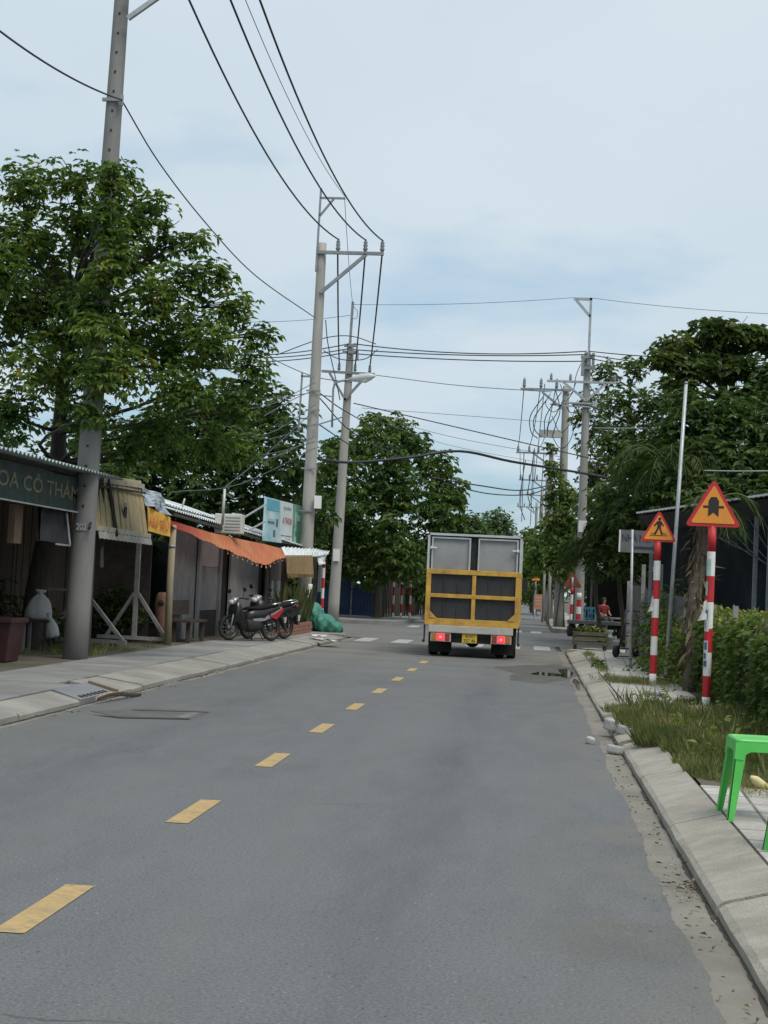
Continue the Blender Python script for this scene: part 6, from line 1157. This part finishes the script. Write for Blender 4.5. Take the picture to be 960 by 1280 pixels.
shrub('yard_shrub', 'dark leafy shrub behind the A-frame trestles', (-6.0, 30.15, .14), [(Vector((-6.5, 30.15, .75)), .42), (Vector((-5.9, 30.2, .65)), .36), (Vector((-6.1, 30.2, 1.0)), .3), (Vector((-6.95, 30.1, .6)), .42)], LF2, BARKD, 500, .12)
shrub('yard_shrub', 'low shrub beside the white sack stand', (-6.5, 25.8, .14), [(Vector((-6.6, 25.9, .55)), .4), (Vector((-6.1, 26.2, .5)), .35), (Vector((-7.1, 25.6, .9)), .5)], LF2, BARKD, 500, .11)
# round tree at the far corner
cl = C([(480,540,65,.9),(452,556,65,.95),(512,556,65,1.0),(425,582,64,1.0),(545,584,65,1.0),(485,580,63,1.1),(560,615,65,.9),(402,615,64,1.0),(448,618,63,1.15),(505,615,62.5,1.2),(545,640,64,1.0),(392,662,64,1.0),(435,668,62.5,1.1),(490,665,62,1.2),(540,680,64,1.0),(565,655,66,.7),(415,705,63,.85),(462,712,62.5,.9),(512,708,62.5,.9),(550,712,65,.9),(495,695,61.5,.8),(440,640,61.8,.9),(570,628,66,.5),(420,560,66,.7),(466,528,66,.6),(500,535,66,.6)])
tree('round_tree', 'bushy round tree with drooping leaves at the far corner behind the truck', [at(470,776,65), at(471,740,65), at(474,700,65), at(480,640,65)], .26, cl, LF3, BARK, per=200, size=.25, k=6, droop=.65, flat=.9, twigs=2, shell=.42)
cl = C([(380,640,60,1.0),(370,690,60,.9),(395,700,62,.9),(350,660,58,1.0),(385,595,58,.8)]); tree('shade_tree', 'dark tree filling the gap between the billboard and the round tree', [at(378,770,60), at(378,720,60), at(380,660,60)], .16, cl, LF2, BARKD, per=170, size=.24, k=6, twigs=2)
# trees on the right
cl = C([(850,436,45,.85),(895,415,45,.85),(938,420,45.5,.8),(975,430,46,.9),(832,452,44.5,.6),(876,462,44.5,.85),(920,462,45,.8),(960,470,45,.8),(905,440,46,.7),(850,480,45,.6),(1000,470,46,.9),(940,500,46,.9)])
tree('layered_tree', 'tall dark tree with flat layered tiers of leaves against the sky', [at(905,790,46), at(903,660,46), at(902,560,46), at(903,500,46), at(905,450,46)], .26, cl, LF4, BARK, per=210, size=.22, k=8, droop=.05, flat=.42, twigs=4, width=.5, shell=.6)
cl = C([(760,470,59,0.69),(795,462,50,.55),(775,505,50,.8),(815,505,50,.8),(745,535,59,0.80),(785,545,50,.9),(828,540,50,.9),(750,585,59,0.80),(795,590,50,.9),(735,500,59,0.46),(730,560,59,0.46),(725,520,59,0.40),(845,500,50,.7),(760,620,49,.8),(840,590,49,.9),(770,560,50,.8),(815,570,50,.8),(742,600,59,0.69),(765,640,49,.8),(800,640,49,.8),(735,630,59,0.57)])
tree('airy_tree', 'airy tree with fine paler foliage behind the steel-topped pole', [at(800,790,51), at(798,680,51), at(795,600,51), at(790,530,51)], .18, cl, LEAF('leaf_airy', (0.057, 0.090, 0.033), (0.115, 0.166, 0.059), (0.215, 0.253, 0.098), 0.44), BARK, per=185, size=.20, k=6, droop=.3, flat=.85, twigs=4, shell=.6)
cl = C([(860,520,42,.9),(905,525,42,1.0),(950,545,42,1.1),(870,575,41,1.0),(920,580,41,1.0),(965,590,41,1.0),(850,615,40,.9),(900,620,40,.9),(945,625,40,1.0),(1000,560,42,1.2),(885,550,43,1.0),(930,515,43,.8),(985,520,43,.9),(975,550,42,1.0),(1005,600,42,1.2),(960,620,41,.9),(835,560,43,.9),(845,600,42,.9),(800,585,44,.8),(985,480,44,1.0),(860,500,44,.8)])
tree('leafy_tree', 'broad dense tree filling the middle under the tall layered tree', [at(925,800,42), at(925,720,42), at(922,640,42), at(920,580,42)], .24, cl, LF2, BARKD, per=170, size=.22, k=6, droop=.3, twigs=2)
cl = C([(800,650,44,.9),(764,655,58.5,1.0),(840,660,43,.9),(880,660,42,.9),(790,700,45,.8),(840,715,44,.9),(760,700,46,.8),(760,640,58.5,.9),(775,620,46,.9),(738,665,59,.7),(900,700,42,1.0),(730,690,59,.7),(820,620,45,.8)])
tree('shade_tree', 'low dark tree behind the guesthouse board', [at(822,800,45), at(822,745,45), at(820,690,45)], .16, cl, LF2, BARKD, per=190, size=.2, k=6, twigs=2)
for lab, pts, x in (('dark green street tree beyond the climbing plants, nearest the pole in climbing plants', [(712,668,72,.8),(728,690,72,.8),(705,695,72,.85),(722,720,72,.8),(738,720,71,.8),(700,725,73,.5),(745,690,70,.9)], 716),
                    ('dark green street tree with a low rounded crown right of the truck', [(690,660,84,.8),(682,685,84,1.0),(700,690,84,1.0),(688,715,84,.9),(672,700,86,.8),(695,640,86,.7),(705,655,85,.7),(666,680,88,.7)], 688),
                    ('far dark street tree closing the row beside the truck', [(668,700,104,1.0),(662,715,106,1.0),(675,725,104,1.1),(660,740,110,.9),(672,745,106,.9),(684,735,104,.9),(664,668,112,.8)], 668)):
    Y0 = pts[0][2]; tree('roadside_tree', lab, [at(x, 775, Y0), at(x, 745, Y0), at(x, 710, Y0)], .16, C(pts), LF3, BARK, per=170, size=.27, k=6, droop=.4, twigs=2, group='street trees of the right pavement')
for lab, pts, x in (('far haze-tinted bluish green tree with the taller crown rising behind the truck', [(620,652,165,1.7),(612,668,165,2.0),(628,668,165,2.0),(620,690,165,2.4),(640,690,166,2.2),(602,690,165,2.2),(635,705,165,2.4)], 620), ('far haze-tinted bluish green tree with the lower crown behind the truck', [(588,655,150,1.5),(578,668,150,1.8),(596,672,150,1.7),(586,690,150,2.2),(570,690,150,2.0),(604,700,150,2.0)], 586), ('far tree at the end of the road between the truck and the right row', [(648,700,190,2.2),(655,715,190,2.4),(645,725,190,2.5),(660,735,190,2.2),(640,740,190,2.5)], 650)):
    Y0 = pts[0][2]; tree('far_tree', lab, [at(x, 760, Y0), at(x, 735, Y0), at(x, 710, Y0)], .28, C(pts), LF5, BARK, per=70, size=.42, k=6, droop=.25, twigs=1, group='trees at the end of the road')
cl = C([(545,690,75,1.2),(560,720,75,1.2),(530,735,72,.9),(555,745,74,1.0),(585,720,78,1.3),(600,740,80,1.2)]); tree('roadside_tree', 'dark tree behind the striped posts on the left pavement', [at(548,772,75), at(548,745,75), at(552,710,75)], .18, cl, LF2, BARKD, per=140, size=.27, k=6, twigs=1)
# more crowns behind, seen through gaps
for k, (x, y, z, r, lab) in enumerate(((13, 58, 3.0, 3.0, 'dense tree behind the tin shelter'), (-13, 62, 3.0, 3.2, 'dense tree behind the blue gate'), (-9, 72, 2.6, 2.6, 'dense tree behind the round tree'), (7.5, 78, 3.0, 3.0, 'dense tree behind the pole in climbing plants'), (12, 42, 2.6, 2.8, 'dense tree in the yard behind the netted shed'))):
    c_ = [(Vector((x+random.uniform(-.7,.7)*r, y+random.uniform(-.5,.5)*r, z+random.uniform(-.45,.5)*r)), r*.5) for _ in range(9)] + [(Vector((x+random.uniform(-.9,.9)*r, y-.4*r, .9)), r*.4) for _ in range(3)]
    tree('yard_tree', lab, [Vector((x, y, .1)), Vector((x, y, 1.2)), Vector((x+.1, y, 2.2))], .2, c_, LF2, BARKD, per=75, size=.3, k=6, twigs=1)
# climbing plants on the switch pole
vr = thing('climbing_plant', 'thick column of climbing plants swallowing the switch pole', 'climber', (3.25, 64.2, .14)); V, R = clump_leaves(C([(692,585,64.2,.42),(700,610,64.2,.5),(706,640,64.2,.62),(694,655,64.2,.55),(714,665,64.3,.6),(702,690,64.2,.7),(690,700,64,.5),(712,715,64.2,.6),(686,625,64.2,.3),(688,560,64.3,.25),(716,620,64.4,.4)]), 420, .19, 6, .8, 1.1); leaf_object('foliage', V, R, LFY, vr)
m_ = MB(); [m_.tube([(3.28+.25*math.cos(a), 64.4+.25*math.sin(a), .1), (3.27+.2*math.cos(a+1), 64.4+.2*math.sin(a+1), 2.5), (3.25+.2*math.cos(a+2.2), 64.4+.2*math.sin(a+2.2), 5.0)], .03, 5) for a in (0, 2.1, 4.2)]; m_.build('stem', BARK, vr)
# palms
def palm(label, base, crown, n, ln, r=.14, droop=1.0, lift=.9, leaf=.55, pairs=36, group='palms of the right verge', dead=True, name='palm_tree', az=0, spread=(0, 2*math.pi)):
    base, crown = Vector(base), Vector(crown); r_ = thing(name, label, 'palm', base, group=group); m_ = MB(); k = 12
    m_.tube([base.lerp(crown, i/k)+Vector((.03*math.sin(i*.8), 0, 0)) - (Vector((0,0,.15)) if i == 0 else Vector((0,0,0))) for i in range(k+1)], [r*(1.18-.25*i/k)*(1+.06*(i % 2)) for i in range(k+1)], 12); m_.build('trunk', PALMB, r_)
    V, R, mb_ = palm_fronds(crown, n, ln, droop, lift, az, leaf, pairs, spread); leaf_object('crown', V, R, FRD, r_); mb_.build('frond_stalks', P('frond_stalk', (.085, .095, .035), .7, .2, 4), r_); return r_
q = gr(868, 868, .13); palm('rough brown palm trunk with a few drooping fronds between the two warning signs', (q.x, 23.6, .12), at(879, 640, 24.6), 9, 1.25, .105, 1.2, 1.0, .34, 30, az=.0, spread=(-1.9, 1.9))
for lab, px, py, Y, n, ln in (('olive green palm with long fronds arching over the pedestrian sign', 806, 640, 45.5, 20, 1.9), ('olive green palm hanging its fronds in front of the shelter', 772, 668, 47, 20, 1.8), ('olive green palm with upright middle fronds in front of the broad dense tree', 838, 588, 41, 20, 2.3), ('olive green palm beside the foot of the steel-topped pole', 742, 694, 48, 20, 1.8)):
    c_ = at(px, py, Y); palm(lab, (c_.x+.3, Y, .12), c_, n, ln, .06, 1.05, 1.0, .55, 40, az=px*.1)
ptk = [o for o in bpy.data.objects if o.name.startswith('palm_tree') and 'rough' in o.get('label', '')][0]; n = 260; zz_ = RS.uniform(.5, 2.9, n); an = RS.uniform(0, 6.28, n); b0 = Vector((q.x, 23.6, .12)); b1 = at(879, 640, 24.6); tt = (zz_-.12)/(b1.z-.12)
bs_ = np.stack([b0.x+(b1.x-b0.x)*tt+.10*np.cos(an), b0.y+(b1.y-b0.y)*tt+.10*np.sin(an), zz_], 1); leaf_object('dry_leaf_bases', leaf_arrays(bs_, np.stack([np.cos(an)*.5, np.sin(an)*.5, RS.normal(-.9,.5,n)], 1), RS.uniform(.10,.38,n), .16, .05, .4), RS.uniform(0,1,n), LEAF('dry_frond', (.035,.026,.018), (.085,.065,.042), (.20,.16,.10), .1, .8), ptk)
# hedge of creepers over a wire fence
hd_ = thing('creeper_hedge', 'waist high hedge of tangled creepers beside the tall warning sign', 'hedge', (5.4, 20, .12)); n = 15000
yy = RS.uniform(13.5, 24.2, n); face = RS.uniform(0, 1, n); xw = 4.78+.10*np.sin(yy*2.1)+.06*np.sin(yy*5.3); top = 1.20+.06*np.sin(yy*1.7)+.05*np.sin(yy*4.9+1)
b_ = np.stack([np.where(face < .62, xw+RS.normal(0,.06,n)+.05*RS.uniform(0,1,n), xw+RS.uniform(0,1.2,n)), yy, np.where(face < .62, .1+(top-.1)*RS.uniform(0,1,n)**.85, top+RS.normal(0,.05,n))], 1)
far_end = RS.uniform(0,1,n) < .10; b_[far_end,1] = 24.2+RS.normal(0,.08,far_end.sum()); b_[far_end,0] = 4.8+RS.uniform(0,1.2,far_end.sum()); b_[far_end,2] = RS.uniform(.1,1.35,far_end.sum())
ax = np.stack([np.where(face < .62, -.7, -.1)+RS.normal(0,.5,n), RS.normal(0,.6,n)-.2, np.where(face < .62, -.35, .55)+RS.normal(0,.45,n)], 1)
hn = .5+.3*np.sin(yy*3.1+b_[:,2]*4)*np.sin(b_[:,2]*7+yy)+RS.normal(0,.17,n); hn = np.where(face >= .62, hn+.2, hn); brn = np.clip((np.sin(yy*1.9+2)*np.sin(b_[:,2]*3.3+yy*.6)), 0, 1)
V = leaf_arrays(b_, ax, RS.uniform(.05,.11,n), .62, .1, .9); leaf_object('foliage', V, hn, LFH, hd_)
m_ = MB(); y = 13.6
m_.sheet((4.93, 13.6, .1), (4.93, 24.1, .1), (4.96, 24.1, 1.22), (4.96, 13.6, 1.22), nv=6, thick=.1, jit=.05)
for k in range(70):
    y = random.uniform(13.6, 24); m_.tube([(4.86+random.uniform(-.05,.1), y, .1), (4.80+random.uniform(-.04,.1), y+random.uniform(-.3,.3), .6), (4.82+random.uniform(-.05,.15), y+random.uniform(-.5,.5), random.uniform(1.0,1.35))], .009, 4)
m_.build('branches', BARKD, hd_)
for y in (15.2, 18.4, 21.6, 24.1): MB().bar((4.9, y, .1), (4.9, y, 1.45), .07).build('post', WOODG, hd_)
# shrubs and weeds along the right verge
for k, (lab, px, py, Y, r, h) in enumerate((('weedy bush at the foot of the pedestrian sign, road side of the palm', 842, 838, 25.6, .38, .5), ('tall weedy bush behind the pedestrian sign post', 836, 806, 28, .45, .9), ('straggly bush at the foot of the rough palm trunk', 862, 800, 26, .42, .9), ('leafy bush at the end of the sheet fence', 806, 838, 29, .35, .4), ('bush between the rough palm trunk and the hedge', 888, 838, 24.6, .35, .7), ('bush hiding the middle of the sheet fence', 822, 780, 31, .5, 1.1), ('bush behind the steel mast foot', 846, 770, 30, .55, 1.2))):
    c_ = at(px, py, Y); shrub('verge_shrub', lab, (c_.x, Y, .12), [(c_, r), (c_+Vector((.25, .2, -.2)), r*.85), (c_+Vector((-.22, -.1, -.28)), r*.75), (c_+Vector((.05, .3, .25*h)), r*.7)], (LFY, LFH)[k % 2], BARK, 620, .085, 5, group='shrubs of the right verge', width=.36)
# grass of the verge
def grass(n, xf, yf, zf, hf, lean=.35, label='', w_=.05):
    x, y = xf, yf; ax = np.stack([RS.normal(-.12, lean, n), RS.normal(-.05, lean, n), np.ones(n)], 1)
    cl_ = .5+.25*np.sin(x*5+y*1.3)+.2*np.sin(y*2.7-x*3); o = leaf_object('grass', leaf_arrays(np.stack([x, y, zf], 1), ax, hf, w_, .05, .4), cl_*.7+RS.normal(0,.2,n)+.1, GRS, None); return tag(o, label, kind='stuff')
n = 62000; y = 11.0+12.5*RS.uniform(0,1,n)**.9; xl = 3.46 + .0*y; xl = np.where(y < 15, 3.62-.09*(y-11), 3.18); xl = np.where(y > 18.9, 3.2+.62*(y-18.9), xl)-.09*np.sin(y*3.1)-.08*np.sin(y*7.7+1); x = xl + (5.0-xl)*RS.uniform(0,1,n)**1.15
keep = (np.sin(x*3.1+y*.9)*np.sin(y*1.1-x*1.7) > -.42) | (RS.uniform(0,1,n) < .30); x, y = x[keep], y[keep]; n = len(x)
nearpost = np.clip(((x-4.40)**2+((y-20.0)*.45)**2)/.16, .25, 1); dens = .55+.45*np.sin(x*2.3+y*1.7)*np.sin(y*.9+1.3); grass(n, x, y, np.full(n, .10), nearpost*RS.uniform(.07,.22,n)*(.5+.7*dens)*np.where(y < 12.4, .6, 1), .38, 'rough uncut grass of the right verge', .032)
n = 900; y = 11.6+9.5*RS.uniform(0,1,n); x = 3.25+np.where(y < 15, .5, 0)+1.5*RS.uniform(0,1,n); kp = (np.sin(x*4.1+y*2.3)*np.sin(y*1.9-x) > .0) & ((x-4.4)**2+(y-20)**2*.2 > .25); x, y = x[kp], y[kp]; n = len(x); grass(n, x, y, np.full(n,.11), RS.uniform(.15,.32,n), .32, 'tall pale seed stalks standing in the verge grass', .022)
n = 900; x = 3.5+1.5*RS.uniform(0,1,n); y = 13+8*RS.uniform(0,1,n); kp = np.sin(x*2.7-y*1.9)*np.sin(y*.8+x) > .1; x, y = x[kp], y[kp]; n = len(x); bz = RS.uniform(.12,.30,n); VV = leaf_arrays(np.stack([x,y,bz],1), np.stack([RS.normal(0,1,n),RS.normal(0,1,n),RS.uniform(-.2,.5,n)],1), RS.uniform(.06,.13,n), .5, .1, .4); tag(leaf_object('weeds', VV, RS.uniform(0,1,n), LFY, None), 'low broad leaved weeds mixed into the verge grass', kind='stuff')
n = 5000; x = np.concatenate([RS.uniform(4.3,6.2,n//2), 3.38+np.abs(RS.normal(0,.10,n//4)), 3.9+RS.normal(0,.28,n-n//2-n//4)]); y = np.concatenate([RS.uniform(23,31,n//2), RS.uniform(24,37,n//4), 25+RS.normal(0,.5,n-n//2-n//4)]); kp = (np.sin(y*1.9+x) > -.1); x, y = x[kp], y[kp]; n = len(x); grass(n, x, y, np.full(n,.12), RS.uniform(.05,.16,n), .4, 'weeds in the joints of the tiled pavement')
n = 5000; x = RS.uniform(-7.0,-4.85,n); y = RS.uniform(24.0,28.5,n); kp = np.sin(x*3+y*2.2)*np.sin(y*1.3) > -.2; x, y = x[kp], y[kp]; n = len(x); grass(n, x, y, np.full(n,.13), RS.uniform(.04,.15,n), .5, 'thin grass in front of the A-frame trestles')
# weedy clumps with broad leaves at the kerb grass edge
for lab, px, py, r in (('low leafy weed at the hedge foot behind the stool', 945, 905, .14), ('small weed in the tile joint nearer the mossy trough', 748, 834, .09)):
    c_ = gr(px, py, .14); shrub('weed', lab, (c_.x, c_.y, .12), [(c_+Vector((0,0,r*.7)), r), (c_+Vector((r*.8,.1,r*.4)), r*.7)], LFH, BARK, 1500, .11, 5, 'weed', 'weeds on the right pavement', .3, .28)
